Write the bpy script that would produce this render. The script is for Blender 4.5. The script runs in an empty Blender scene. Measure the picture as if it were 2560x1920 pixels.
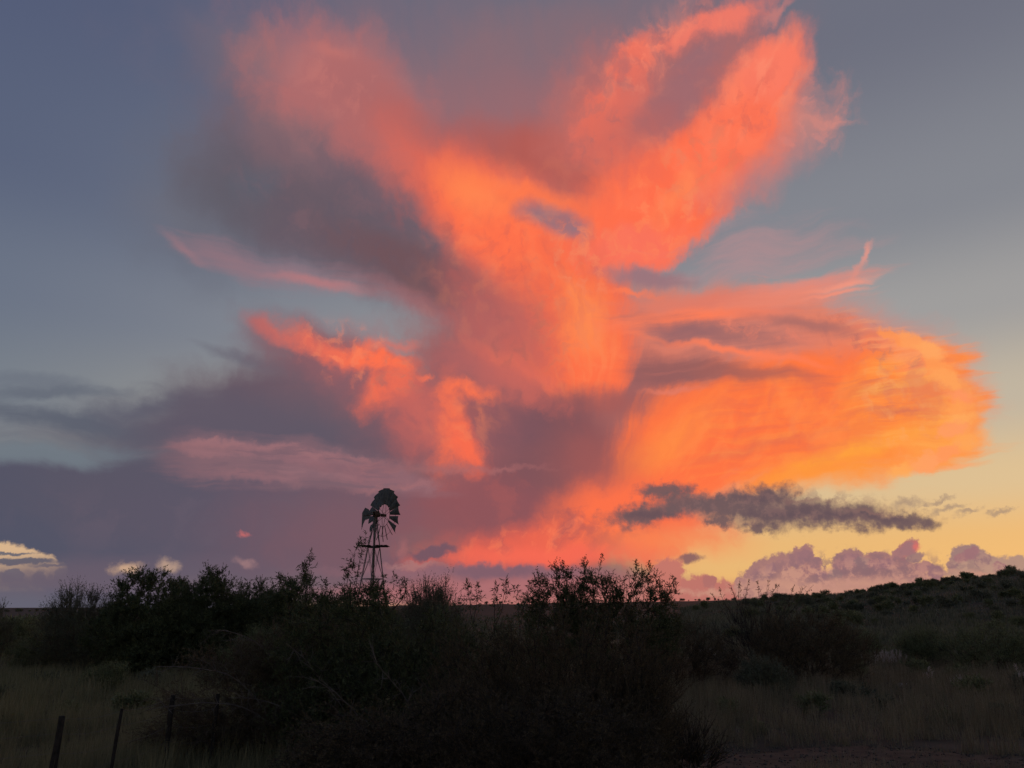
import bpy, math, random
import numpy as np
from mathutils import Vector, Matrix, Euler

# ------------------------------------------------------------------ camera
SC = bpy.context.scene
COL = SC.collection
CAM_H = 2.6                      # eye height: standing on a raised stoep
PITCH = math.radians(16.2)       # tilted up at the clouds
FOC = 1923.0                     # focal length for a 2560 wide picture
cam_d = bpy.data.cameras.new('camera')
cam_d.sensor_fit = 'HORIZONTAL'
cam_d.sensor_width = 36.0
cam_d.lens = 36.0 * FOC / 2560.0
cam_d.clip_start = 0.1
cam_d.clip_end = 40000.0
cam = bpy.data.objects.new('camera', cam_d)
cam.location = (0, 0, CAM_H)
cam.rotation_euler = (math.pi / 2 + PITCH, 0, 0)
COL.objects.link(cam)
SC.camera = cam

SC.view_settings.view_transform = 'Standard'
SC.view_settings.look = 'None'
SC.view_settings.exposure = 0.0
SC.view_settings.gamma = 1.0
SC.view_settings.use_curve_mapping = False
SC.cycles.use_adaptive_sampling = True
SC.cycles.adaptive_threshold = 0.012
SC.cycles.adaptive_min_samples = 12
SC.cycles.max_bounces = 5
SC.cycles.diffuse_bounces = 3
SC.cycles.transparent_max_bounces = 4
SC.cycles.use_denoising = True


def srgb(r, g, b):
    def f(c):
        c = c / 255.0
        return c / 12.92 if c <= 0.04045 else ((c + 0.055) / 1.055) ** 2.4
    return (f(r), f(g), f(b), 1.0)


def heading(px, py):
    """bearing (deg, clockwise from +Y) and elevation (deg) of a sight line of the photograph"""
    x, u = (px - 1280.0) / FOC, (960.0 - py) / FOC
    c, s = math.cos(PITCH), math.sin(PITCH)
    d = (x, c - u * s, s + u * c)
    return math.degrees(math.atan2(d[0], d[1])), math.degrees(math.atan2(d[2], math.hypot(d[0], d[1])))


# ------------------------------------------------------------------ sun and sky
SUN_AZ, SUN_EL = 38.0, 1.0       # just behind the hill on the right
sun_d = bpy.data.lights.new('sun', 'SUN')
sun_d.energy = 0.06              # the disc is all but gone
sun_d.angle = math.radians(6)
sun_d.color = (1.0, 0.55, 0.3)
sun = bpy.data.objects.new('sun', sun_d)
sa, se = math.radians(SUN_AZ), math.radians(SUN_EL + 2.0)
sun.rotation_euler = Vector((math.sin(sa) * math.cos(se), math.cos(sa) * math.cos(se), math.sin(se))).to_track_quat('Z', 'Y').to_euler()
COL.objects.link(sun)
world = bpy.data.worlds.new('World')
SC.world = world
world.use_nodes = True
WT = bpy.data.node_groups.new('sunset_sky', 'ShaderNodeTree')      # the whole sky in one group
WT.interface.new_socket('Color', in_out='OUTPUT', socket_type='NodeSocketColor')
world.cycles.sampling_method = 'MANUAL'
world.cycles.sample_map_resolution = 512


def wn(kind, **kw):
    n = WT.nodes.new(kind)
    for k, v in kw.items():
        setattr(n, k, v)
    return n


def put(node, i, v):
    if hasattr(v, 'is_output'):
        WT.links.new(v, node.inputs[i])
    else:
        node.inputs[i].default_value = v


def m(op, a, b=None, c=None, clamp=False):
    n = wn('ShaderNodeMath', operation=op, use_clamp=clamp)
    put(n, 0, a)
    if b is not None:
        put(n, 1, b)
    if c is not None:
        put(n, 2, c)
    return n.outputs[0]


def vm(op, a, b=None):
    n = wn('ShaderNodeVectorMath', operation=op)
    put(n, 0, a)
    if b is not None:
        put(n, 1, b)
    return n.outputs['Value'] if op in ('LENGTH', 'DOT_PRODUCT') else n.outputs[0]


def mixc(fac, a, b):
    n = wn('ShaderNodeMix', data_type='RGBA')
    put(n, 0, fac)
    put(n, 6, a)
    put(n, 7, b)
    return n.outputs[2]


def ramp(x, stops, lo, hi):
    r = wn('ShaderNodeValToRGB')
    cr = r.color_ramp
    cr.interpolation = 'EASE'
    while len(cr.elements) < len(stops):
        cr.elements.new(0.5)
    for e, (p, c) in zip(cr.elements, stops):
        e.position = (p - lo) / (hi - lo)
        e.color = srgb(*c)
    mr = wn('ShaderNodeMapRange')
    put(mr, 0, x); put(mr, 1, lo); put(mr, 2, hi)
    put(r, 0, mr.outputs[0])
    return r.outputs[0]


def step(x, a, b, lo=0.0, hi=1.0):
    mr = wn('ShaderNodeMapRange', interpolation_type='SMOOTHSTEP')
    put(mr, 0, x); put(mr, 1, a); put(mr, 2, b); put(mr, 3, lo); put(mr, 4, hi)
    return mr.outputs[0]


def noise(v, scale, detail, rough=0.55, lac=2.0, dist=0.0, out='Color', dims='2D'):
    n = wn('ShaderNodeTexNoise', noise_dimensions=dims)
    put(n, 'Vector', v)
    n.inputs['Scale'].default_value = scale
    n.inputs['Detail'].default_value = detail
    n.inputs['Roughness'].default_value = rough
    n.inputs['Lacunarity'].default_value = lac
    n.inputs['Distortion'].default_value = dist
    return n.outputs[out]


def centred(c, k):
    n = wn('ShaderNodeVectorMath', operation='MULTIPLY_ADD')
    put(n, 0, c); put(n, 1, k); put(n, 2, tuple(-0.5 * q for q in k))
    return n.outputs[0]


geo = wn('ShaderNodeTexCoord')
xyz = wn('ShaderNodeSeparateXYZ')
put(xyz, 0, geo.outputs['Generated'])
DX, DY, DZ = xyz.outputs
DEG = 180.0 / math.pi
az = m('MULTIPLY', m('ARCTAN2', DX, DY), DEG)
el = m('MULTIPLY', m('ARCSINE', DZ), DEG)
cmb = wn('ShaderNodeCombineXYZ')
put(cmb, 0, az); put(cmb, 1, el)
V0 = cmb.outputs[0]                                   # bearing and elevation in degrees

# clear twilight sky: cool away from the sunset, warm above it
sunward = m('COSINE', m('MULTIPLY', m('SUBTRACT', az, SUN_AZ), 1 / DEG))
warm = step(sunward, 0.15, 1.05)
cool_c = ramp(el, [(-3, (196, 158, 128)), (3, (214, 178, 135)), (7, (126, 134, 142)), (13, (118, 128, 141)), (20, (107, 117, 137)), (28, (92, 102, 128)), (42, (84, 93, 123)), (90, (82, 92, 124))], -5, 90)
warm_c = ramp(el, [(-3, (246, 180, 104)), (4, (241, 190, 122)), (8, (228, 198, 152)), (13, (200, 187, 166)), (19, (166, 164, 163)), (26, (138, 140, 148)), (38, (114, 116, 131)), (90, (90, 97, 122))], -5, 90)
base = mixc(warm, cool_c, warm_c)
nish = wn('ShaderNodeTexSky', sky_type='NISHITA')
nish.sun_disc = False
nish.sun_elevation = math.radians(SUN_EL)
nish.sun_rotation = math.radians(SUN_AZ)
nish.altitude = 900
nish_s = mixc(0.94, nish.outputs[0], (0, 0, 0, 1))
base = mixc(0.10, base, nish_s)

# the air stirs every cloud edge: three scales of turbulence, and fibres that fan out from the storm's stem
STEM = heading(1493, 1342)
N1 = noise(V0, 0.07, 5, 0.5)
N2 = noise(V0, 0.22, 7, 0.58)
N3 = noise(V0, 0.9, 6, 0.6)
rel = vm('SUBTRACT', V0, (STEM[0], STEM[1], 0))
rs = wn('ShaderNodeSeparateXYZ'); put(rs, 0, vm('ADD', rel, vm('ADD', centred(N1, (4, 4, 0)), centred(N2, (1.5, 1.5, 0)))))
theta = m('ARCTAN2', rs.outputs[1], rs.outputs[0])
rad = m('SQRT', m('ADD', m('MULTIPLY', rs.outputs[0], rs.outputs[0]), m('MULTIPLY', rs.outputs[1], rs.outputs[1])))
pc = wn('ShaderNodeCombineXYZ'); put(pc, 0, m('MULTIPLY', theta, 5.0)); put(pc, 1, m('MULTIPLY', rad, 0.09))
FIB = m('SUBTRACT', noise(pc.outputs[0], 2.2, 6, 0.6, out='Fac'), 0.5)
lvec = vm('MULTIPLY', vm('ADD', V0, centred(N1, (4, 6, 0))), (0.10, 0.62, 0))
LEV = m('SUBTRACT', noise(lvec, 1.0, 6, 0.6, out='Fac'), 0.5)
PUF = m('SUBTRACT', noise(V0, 1.15, 8, 0.62, out='Fac'), 0.5)
TUR = m('SUBTRACT', noise(vm('ADD', V0, centred(N2, (3, 3, 0))), 0.33, 8, 0.6, out='Fac'), 0.5)
pf = wn('ShaderNodeCombineXYZ'); put(pf, 0, m('MULTIPLY', theta, 14.0)); put(pf, 1, m('MULTIPLY', rad, 0.22))
FIN = m('SUBTRACT', noise(pf.outputs[0], 1.6, 5, 0.5, out='Fac'), 0.5)
tv = vm('ADD', V0, vm('ADD', centred(N2, (2.5, 2.5, 0)), centred(N3, (0.8, 0.8, 0))))
TUF = m('SUBTRACT', noise(tv, 0.8, 6, 0.55, out='Fac'), 0.5)
LFV = vm('MULTIPLY', vm('ADD', V0, vm('ADD', centred(N1, (2, 2.4, 0)), centred(N2, (1.5, 0.5, 0)))), (0.16, 1.5, 0))
LEF = m('SUBTRACT', noise(LFV, 1.0, 6, 0.55, out='Fac'), 0.5)
EDGE = {'g': FIN, 'u': TUF, 'k': LEF, 'f': FIB, 'l': LEV, 'p': PUF, 't': TUR}
WARP = {'0': V0,
        's': vm('ADD', vm('ADD', V0, centred(N1, (2.5, 2.5, 0))), centred(N2, (1.6, 1.6, 0))),
        'm': vm('ADD', vm('ADD', V0, centred(N1, (1.5, 1.5, 0))), vm('ADD', centred(N2, (3.2, 3.2, 0)), centred(N3, (0.5, 0.5, 0)))),
        'p': vm('ADD', vm('ADD', V0, centred(N2, (1.2, 0.9, 0))), centred(N3, (1.5, 1.3, 0))),
        'q': vm('ADD', V0, centred(N3, (0.9, 0.8, 0)))}
STRAND = {k_: step(e_, -0.02, 0.2) for k_, e_ in EDGE.items() if k_ in 'fgtuk'}
STRAND['p'] = step(PUF, -0.04, 0.12)
STRAND['P'] = step(PUF, 0.04, -0.12)
pv = wn('ShaderNodeCombineXYZ'); put(pv, 0, m('MULTIPLY', theta, 7.0)); put(pv, 1, m('MULTIPLY', rad, 0.34))
FINE = noise(pv.outputs[0], 1.7, 5, 0.52, out='Fac')
STRAND['v'] = step(FINE, 0.44, 0.74)
STRAND['V'] = step(FINE, 0.56, 0.26)
STRAND['K'] = step(LEF, -0.02, -0.17)
VS = 2560.0 / 2212.0


def spot2sky(vx, vy):
    return np.array(heading(vx * VS, vy * VS))


def puff_r(vx, vy, rx, ry, ang, warp):
    c = spot2sky(vx, vy)
    J = np.stack([(spot2sky(vx + 4, vy) - spot2sky(vx - 4, vy)) / 8, (spot2sky(vx, vy + 4) - spot2sky(vx, vy - 4)) / 8], 1)
    a = math.radians(-ang)
    R = np.array([[math.cos(a), -math.sin(a)], [math.sin(a), math.cos(a)]])
    U, S, _ = np.linalg.svd(J @ R @ np.diag([rx, ry]))
    v = vm('SUBTRACT', LOCAL['warp_' + warp], (float(c[0]), float(c[1]), 0))
    p = vm('DOT_PRODUCT', v, (float(U[0, 0] / S[0]), float(U[1, 0] / S[0]), 0))
    q = vm('DOT_PRODUCT', v, (float(U[0, 1] / S[1]), float(U[1, 1] / S[1]), 0))
    return m('SQRT', m('MULTIPLY_ADD', p, p, m('MULTIPLY', q, q)))


SKY = [base]
MAIN = WT
LOCAL, OPEN, COUNT = {}, [None], [0]


def seal():
    """close the current cluster of banks and hook it into the sky"""
    global WT
    if OPEN[0] is None:
        return
    g, under = OPEN[0]
    o_ = wn('NodeGroupOutput')
    WT.links.new(SKY[0], o_.inputs[0])
    WT = MAIN
    n = wn('ShaderNodeGroup')
    n.node_tree = g
    put(n, 'Color', under)
    for k_, w_ in WARP.items():
        put(n, 'warp_' + k_, w_)
    for k_, e_ in EDGE.items():
        put(n, 'edge_' + k_, e_)
    for k_, e_ in STRAND.items():
        put(n, 'strand_' + k_, e_)
    SKY[0] = n.outputs[0]
    OPEN[0] = None
    COUNT[0] = 0


def unseal():
    global WT
    COUNT[0] += 1
    if OPEN[0] is not None and COUNT[0] > 26:
        seal()
    if OPEN[0] is None:
        g = bpy.data.node_groups.new('cloud_banks', 'ShaderNodeTree')
        g.interface.new_socket('Color', in_out='OUTPUT', socket_type='NodeSocketColor')
        g.interface.new_socket('Color', in_out='INPUT', socket_type='NodeSocketColor')
        for k_ in WARP:
            g.interface.new_socket('warp_' + k_, in_out='INPUT', socket_type='NodeSocketVector')
        for k_ in EDGE:
            g.interface.new_socket('edge_' + k_, in_out='INPUT', socket_type='NodeSocketFloat')
        for k_ in STRAND:
            g.interface.new_socket('strand_' + k_, in_out='INPUT', socket_type='NodeSocketFloat')
        OPEN[0] = (g, SKY[0])
        WT = g
        gi = wn('NodeGroupInput')
        LOCAL.clear()
        LOCAL.update({s_.name: s_ for s_ in gi.outputs if s_.name})
        SKY[0] = LOCAL['Color']
        # tie the coordinates to the layers below by a vanishing amount, so the clusters are worked out in turn
        bw_ = wn('ShaderNodeRGBToBW'); put(bw_, 0, SKY[0])
        tc_ = wn('ShaderNodeCombineXYZ'); put(tc_, 0, m('MULTIPLY', bw_.outputs[0], 1e-6))
        for k_ in WARP:
            LOCAL['warp_' + k_] = vm('ADD', LOCAL['warp_' + k_], tc_.outputs[0])


def cloud(vx, vy, rx, ry, ang, rgb, alpha=1.0, inner=0.0, warp='s', edge=None, amp=0.5):
    """one bank of cloud: where it lies, its half-lengths, tilt, colour, opacity and how soft its rim is"""
    unseal()
    k = (0.5 + 0.5 * inner) ** -0.6
    r = puff_r(vx, vy, rx * k, ry * k, ang, warp)
    if edge:
        r = m('MULTIPLY_ADD', LOCAL['edge_' + edge], amp, r)
    a = step(r, inner, 1.0, alpha, 0.0)
    SKY[0] = mixc(a, SKY[0], srgb(*rgb))


def streaks(vx, vy, rx, ry, ang, rgb, alpha, edge, inner=0.2, warp='s'):
    """strands of lighter or darker cloud inside a bank"""
    unseal()
    r = puff_r(vx, vy, rx, ry, ang, warp)
    a = m('MULTIPLY', step(r, inner, 1.0, alpha, 0.0), LOCAL['strand_' + edge])
    SKY[0] = mixc(a, SKY[0], srgb(*rgb))
# --- far left: slate deck with clear lanes
cloud(250, 1120, 820, 150, 0, (82, 84, 102), 1.0, 0.6, 's', 'l', 0.35)
cloud(560, 1030, 560, 180, 0, (90, 86, 101), 0.95, 0.5, 's', 'l', 0.3)
cloud(40, 978, 330, 34, 2, (114, 124, 133), 0.85, 0.1, 's', 'l', 0.9)
cloud(150, 908, 330, 22, -8, (90, 95, 109), 0.85, 0.1, 's', 'l', 0.8)
cloud(320, 890, 160, 26, 6, (94, 96, 110), 0.85, 0.1, 's', 'l', 0.8)
cloud(110, 852, 190, 14, -2, (94, 100, 114), 0.7, 0.1, 's', 'l', 0.8)
cloud(60, 825, 160, 14, -6, (100, 106, 120), 0.5, 0.0, 's', 'l', 0.8)
# gap under the deck: pale evening sky, thin bars across it
cloud(40, 1212, 102, 37, -12, (214, 178, 140), 1.0, 0.75, 'q', 'p', 0.5)
cloud(40, 1214, 100, 9, 2, (90, 93, 106), 0.95, 0.5, 'q', 'l', 0.7)
cloud(20, 1194, 60, 4, 2, (94, 97, 110), 0.9, 0.4, 'q', 'l', 0.5)
cloud(110, 1222, 42, 4, 3, (92, 95, 108), 0.8, 0.4, 'q', 'l', 0.5)
cloud(30, 1244, 34, 12, 0, (112, 108, 116), 0.95, 0.7, 'q', 'p', 0.6)
cloud(85, 1246, 14, 16, 0, (122, 112, 114), 0.9, 0.6, 'q', 'p', 0.6)
cloud(130, 1244, 14, 16, 0, (120, 112, 114), 0.9, 0.6, 'q', 'p', 0.6)
cloud(180, 1262, 400, 20, 0, (108, 99, 110), 0.9, 0.3, 's', 'l', 0.4)
cloud(150, 1305, 700, 46, 0, (90, 93, 112), 0.95, 0.4, '0', 'l', 0.3)
# --- broad under-body that joins stem, wings and base
cloud(1240, 900, 330, 330, 0, (160, 94, 93), 0.95, 0.5, 's', 't', 0.3)
cloud(1600, 730, 420, 120, -8, (222, 124, 102), 0.9, 0.4, 's', 'f', 0.4)
cloud(1130, 300, 330, 190, 0, (158, 104, 107), 0.85, 0.2, 's', 'f', 0.4)
cloud(1360, 400, 230, 160, 20, (206, 106, 92), 0.95, 0.35, 's', 'f', 0.4)
cloud(720, 1250, 760, 60, 0, (104, 92, 106), 0.95, 0.5, '0', 'l', 0.3)
cloud(1200, 1290, 420, 60, 0, (182, 112, 112), 0.9, 0.4, '0', 'l', 0.3)
# --- mauve body of the storm
cloud(800, 905, 400, 98, -8, (103, 87, 99), 1.0, 0.55, 's', 't', 0.25)
cloud(560, 925, 300, 85, -2, (96, 88, 102), 0.9, 0.4, 's', 'l', 0.4)
cloud(600, 1120, 420, 120, 0, (93, 86, 102), 0.9, 0.2, 's', 't', 0.2)
streaks(420, 1120, 520, 110, 0, (104, 92, 106), 0.4, 't', 0.3)
cloud(920, 1150, 420, 150, 0, (122, 89, 99), 0.9, 0.3, 's', 't', 0.3)
cloud(1150, 1090, 300, 190, 0, (143, 85, 90), 0.95, 0.35, 's', 't', 0.3)
cloud(1060, 800, 230, 160, -20, (150, 93, 95), 0.9, 0.4, 's', 't', 0.4)
cloud(548, 790, 118, 15, -19, (107, 106, 118), 0.8, 0.1, 's', 'l', 0.7)
cloud(640, 800, 110, 40, -25, (128, 100, 108), 0.6, 0.1, 's', 'f', 0.5)
# --- veil behind the upper fan
cloud(1040, 170, 520, 200, 0, (133, 108, 117), 0.8, 0.0, 's', 'f', 0.5)
cloud(1120, 250, 230, 130, 0, (158, 106, 110), 0.6, 0.0, 's', 'f', 0.4)
cloud(1230, 60, 260, 70, 10, (136, 108, 116), 0.6, 0.0, 's', 'f', 0.4)
cloud(500, 130, 130, 60, -30, (118, 106, 118), 0.5, 0.0, 's')
cloud(480, 440, 190, 190, 20, (103, 105, 118), 0.75, 0.1, 's', 't', 0.4)
cloud(430, 490, 150, 60, -25, (110, 110, 122), 0.6, 0.0, 's')
# --- upper left wing
cloud(800, 440, 430, 180, -32, (114, 94, 104), 0.95, 0.4, 's', 't', 0.3)
cloud(700, 480, 330, 120, -24, (103, 90, 100), 0.9, 0.25, 's', 't', 0.3)
cloud(930, 600, 260, 62, -24, (112, 84, 90), 0.95, 0.3, 's', 'f', 0.3)
cloud(500, 410, 110, 110, 0, (93, 92, 103), 0.6, 0.0, 's', 't', 0.4)
cloud(555, 385, 62, 42, 20, (94, 97, 110), 0.7, 0.0, 's')
cloud(650, 240, 120, 130, 30, (138, 105, 110), 0.8, 0.1, 's', 't', 0.5)
cloud(710, 150, 165, 90, -22, (168, 112, 113), 0.9, 0.05, 's', 't', 0.8)
cloud(560, 110, 70, 60, -30, (132, 108, 114), 0.6, 0.0, 's', 't', 0.5)
cloud(730, 190, 210, 115, -28, (190, 110, 108), 0.75, 0.0, 's', 't', 0.7)
cloud(850, 300, 200, 90, -36, (206, 108, 98), 0.7, 0.0, 's', 't', 0.6)
streaks(700, 440, 360, 190, -28, (128, 97, 104), 0.4, 't', 0.2)
streaks(700, 470, 340, 160, -28, (97, 88, 101), 0.3, 'u', 0.2)
cloud(705, 108, 60, 16, -20, (204, 120, 112), 0.6, 0.0, 's', 't', 0.6)
cloud(800, 235, 190, 95, -30, (164, 105, 107), 0.8, 0.05, 's', 't', 0.7)
streaks(760, 190, 240, 130, -28, (200, 120, 112), 0.55, 't', 0.2)
cloud(890, 320, 140, 66, -35, (192, 104, 98), 0.7, 0.0, 's', 't', 0.6)
cloud(1060, 320, 240, 56, -14, (172, 96, 94), 0.85, 0.1, 's', 'f', 0.3)
cloud(1200, 350, 190, 80, -20, (180, 92, 84), 0.9, 0.2, 's', 'f', 0.3)
cloud(1000, 410, 180, 84, -32, (236, 106, 82), 0.9, 0.05, 's', 't', 0.4)
cloud(1075, 470, 200, 112, -38, (255, 113, 76), 1.0, 0.3, 's', 'f', 0.3)
streaks(1000, 430, 300, 160, -36, (214, 98, 82), 0.5, 'f')
streaks(960, 480, 260, 110, -32, (150, 90, 90), 0.3, 'u')
cloud(1060, 436, 130, 52, -36, (255, 142, 84), 0.8, 0.0, 's', 'f', 0.3)
cloud(1150, 575, 190, 105, -44, (255, 113, 76), 1.0, 0.3, 's', 'f', 0.3)
cloud(1180, 432, 150, 26, -16, (255, 122, 78), 0.85, 0.2, 's', 'f', 0.4)
cloud(600, 586, 190, 36, -15, (160, 116, 124), 0.5, 0.0, 's', 'k', 0.7)
cloud(405, 545, 62, 11, -38, (160, 119, 126), 0.6, 0.0, 's', 'l', 0.5)
cloud(480, 566, 120, 26, -24, (150, 116, 125), 0.45, 0.0, 's', 'k', 0.7)
cloud(690, 615, 110, 12, -12, (196, 122, 122), 0.55, 0.0, 's', 'l', 0.6)
cloud(900, 655, 160, 26, -20, (176, 102, 102), 0.45, 0.0, 's', 'k', 0.5)
# --- stem
cloud(1215, 690, 165, 165, 0, (248, 111, 76), 1.0, 0.55, 'm', 'f', 0.4)
cloud(1260, 790, 105, 85, 0, (253, 114, 74), 1.0, 0.4, 'm', 'f', 0.5)
cloud(1040, 660, 120, 60, -40, (168, 96, 94), 0.8, 0.1, 's', 'f', 0.4)
cloud(1070, 740, 100, 80, -30, (184, 100, 96), 0.8, 0.0, 's', 'f', 0.6)
cloud(1256, 690, 60, 90, 10, (255, 146, 84), 0.7, 0.0, 'm', 'f', 0.5)
cloud(1350, 632, 62, 10, 2, (255, 124, 84), 0.8, 0.2, 'm', 'f', 0.4)
cloud(1120, 800, 120, 18, -32, (240, 114, 88), 0.7, 0.0, 's', 'f', 0.5)
# --- heart shaped wing, upper right
cloud(1270, 240, 90, 150, -15, (192, 107, 100), 0.85, 0.1, 'm', 'f', 0.5)
cloud(1470, 220, 240, 180, 35, (172, 106, 105), 0.95, 0.45, 'm', 'f', 0.4)
cloud(1420, 460, 190, 100, 30, (255, 114, 80), 1.0, 0.5, 'm', 'f', 0.5)
cloud(1480, 400, 290, 112, 36, (255, 112, 76), 1.0, 0.45, 'm', 'f', 0.5)
cloud(1400, 430, 190, 120, 20, (255, 112, 77), 1.0, 0.4, 'm', 'f', 0.4)
cloud(1360, 530, 120, 56, 10, (250, 116, 92), 0.95, 0.3, 'm', 'f', 0.6)
cloud(1640, 200, 150, 80, 52, (252, 122, 94), 1.0, 0.4, 'm', 'f', 0.6)
cloud(1620, 170, 110, 34, 50, (255, 142, 112), 0.6, 0.0, 'm', 'f', 0.8)
cloud(1510, 375, 130, 30, 40, (255, 150, 92), 0.75, 0.0, 'm', 'f', 0.5)
cloud(1290, 230, 110, 34, 62, (236, 114, 94), 0.9, 0.2, 'm', 't', 1.2)
cloud(1370, 120, 130, 42, 38, (240, 117, 96), 0.95, 0.2, 'm', 't', 1.0)
cloud(1540, 52, 140, 40, 24, (240, 122, 104), 0.95, 0.2, 'm', 't', 1.0)
cloud(1675, 20, 50, 14, 35, (196, 124, 120), 0.8, 0.1, 'm', 't', 0.8)
cloud(1500, 128, 70, 26, 36, (150, 108, 115), 0.8, 0.0, 'm', 't', 0.8)
cloud(1290, 290, 30, 50, 0, (236, 114, 92), 0.7, 0.0, 'm', 't', 1.2)
cloud(1740, 260, 90, 60, 10, (206, 132, 122), 0.75, 0.0, 'm', 't', 1.4)
cloud(1800, 268, 60, 12, -8, (226, 140, 126), 0.6, 0.0, 'm', 't', 1.2)
cloud(1650, 370, 150, 50, 28, (170, 128, 130), 0.75, 0.1, 'm', 'f', 0.9)
cloud(1590, 300, 160, 90, 45, (254, 116, 84), 0.95, 0.25, 's', 'f', 0.4)
cloud(1660, 150, 80, 66, 20, (250, 124, 100), 0.95, 0.3, 's', 'u', 0.8)
cloud(1330, 300, 110, 90, 30, (214, 106, 92), 0.85, 0.1, 's', 'u', 0.6)
cloud(1350, 190, 60, 100, -30, (226, 112, 96), 0.7, 0.1, 's', 'u', 0.9)
streaks(1640, 190, 170, 120, 50, (255, 148, 116), 0.45, 'g', 0.3)
streaks(1560, 300, 240, 110, 42, (206, 100, 90), 0.55, 'u', 0.4)
streaks(1460, 420, 260, 130, 38, (255, 140, 92), 0.5, 'u', 0.3)
streaks(1400, 120, 280, 110, 38, (255, 138, 110), 0.4, 'u', 0.2)
streaks(1400, 120, 280, 110, 38, (255, 140, 112), 0.35, 'f', 0.2)
streaks(1400, 130, 260, 100, 38, (160, 104, 108), 0.5, 't', 0.3)
streaks(1290, 260, 100, 160, -10, (160, 103, 104), 0.45, 'u', 0.2)
streaks(1750, 250, 130, 120, 20, (226, 138, 126), 0.45, 'u', 0.2)
cloud(1455, 215, 120, 56, 40, (164, 105, 107), 0.9, 0.2, 's', 'u', 0.7)
cloud(1520, 135, 60, 24, 40, (150, 107, 114), 0.7, 0.0, 's', 'u', 0.8)
streaks(1500, 330, 300, 220, 40, (255, 142, 106), 0.2, 'v', 0.3)
streaks(1500, 330, 300, 220, 40, (226, 102, 86), 0.2, 'V', 0.3)
cloud(1460, 212, 100, 46, 42, (156, 106, 112), 0.85, 0.1, 's', 'u', 0.6)
cloud(1400, 270, 80, 36, 40, (178, 102, 100), 0.6, 0.0, 's', 'u', 0.6)
# hole at the throat and the grey gap right of the stem
cloud(1185, 472, 76, 34, -14, (150, 114, 122), 0.95, 0.2, 's', 't', 0.6)
cloud(1225, 500, 30, 20, 30, (146, 116, 126), 0.8, 0.2, 's', 't', 0.5)
cloud(1400, 592, 120, 22, -2, (156, 117, 124), 0.9, 0.2, 's', 't', 0.5)
cloud(1640, 530, 180, 62, 0, (182, 141, 143), 0.65, 0.0, 's', 'l', 1.6)
streaks(1180, 640, 190, 230, -20, (206, 100, 84), 0.35, 'g', 0.2)
streaks(1150, 600, 220, 230, -20, (190, 96, 88), 0.4, 'u', 0.2)
streaks(1230, 740, 150, 170, 0, (255, 142, 90), 0.3, 'g', 0.2)
streaks(1230, 720, 170, 190, 0, (255, 138, 90), 0.4, 'u', 0.2)
streaks(1240, 560, 120, 110, -30, (255, 138, 96), 0.6, 'u', 0.4)
streaks(1120, 740, 150, 130, -20, (146, 92, 93), 0.45, 'u', 0.2)
streaks(1120, 560, 260, 300, -30, (255, 144, 96), 0.2, 'v', 0.3)
streaks(1120, 600, 240, 280, -30, (214, 96, 82), 0.2, 'V', 0.3)
cloud(1085, 690, 90, 110, 30, (176, 98, 96), 0.55, 0.0, 's', 'u', 0.9)
cloud(1150, 760, 46, 90, 20, (196, 100, 92), 0.5, 0.0, 's', 'u', 0.9)
# --- flat streamers to the right of the stem
cloud(1560, 660, 230, 42, 3, (224, 124, 104), 0.95, 0.2, 's', 'l', 0.8)
cloud(1480, 690, 190, 24, 2, (255, 126, 88), 0.95, 0.1, 's', 'l', 0.7)
cloud(1750, 615, 140, 22, 10, (226, 138, 122), 0.85, 0.1, 's', 'l', 1.4)
cloud(1820, 620, 80, 9, 14, (255, 158, 132), 0.7, 0.0, 's', 'l', 1.0)
cloud(1800, 640, 90, 6, 12, (250, 150, 124), 0.8, 0.0, 's', 'l', 0.7)
cloud(1850, 588, 34, 9, 48, (222, 144, 130), 0.7, 0.0, 'q', 't', 0.8)
cloud(1700, 650, 160, 24, 8, (236, 136, 112), 0.7, 0.0, 's', 'k', 1.0)
cloud(1873, 545, 30, 7, 62, (226, 150, 136), 0.85, 0.1, 'q', 't', 0.7)
# --- right lower wing
cloud(1890, 775, 200, 66, -20, (230, 128, 100), 0.95, 0.4, 'm', 'k', 0.9)
cloud(1720, 905, 380, 145, 4, (255, 120, 66), 1.0, 0.6, 's', 'f', 0.4)
cloud(1960, 880, 165, 135, 20, (255, 138, 66), 1.0, 0.55, 'm', 'k', 0.9)
cloud(1990, 1000, 130, 22, 8, (255, 152, 78), 0.85, 0.1, 's', 'k', 1.2)
cloud(2100, 956, 40, 8, 0, (250, 170, 110), 0.8, 0.1, 'm', 'k', 1.0)
cloud(2060, 1005, 36, 6, 8, (246, 172, 120), 0.7, 0.1, 'm', 'k', 1.0)
cloud(1480, 985, 190, 140, 15, (255, 116, 68), 1.0, 0.4, 's', 'f', 0.3)
cloud(1780, 1020, 170, 46, 6, (255, 150, 60), 0.95, 0.2, 's', 'f', 0.5)
cloud(2020, 950, 95, 46, 0, (255, 160, 76), 0.9, 0.2, 'm', 'l', 1.0)
cloud(2085, 905, 40, 70, 0, (252, 150, 80), 0.85, 0.1, 'm', 'l', 1.6)
cloud(2000, 800, 90, 40, -35, (255, 146, 92), 0.85, 0.1, 'm', 'f', 1.0)
cloud(1860, 975, 150, 22, 16, (255, 168, 62), 0.75, 0.0, 's', 'f', 0.6)
cloud(1460, 940, 120, 40, 30, (255, 144, 70), 0.7, 0.0, 's', 'f', 0.4)
cloud(1650, 960, 170, 12, 10, (226, 114, 78), 0.55, 0.0, 's', 'f', 0.7)
cloud(1900, 862, 90, 14, 4, (206, 118, 86), 0.6, 0.0, 's', 'f', 0.8)
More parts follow.
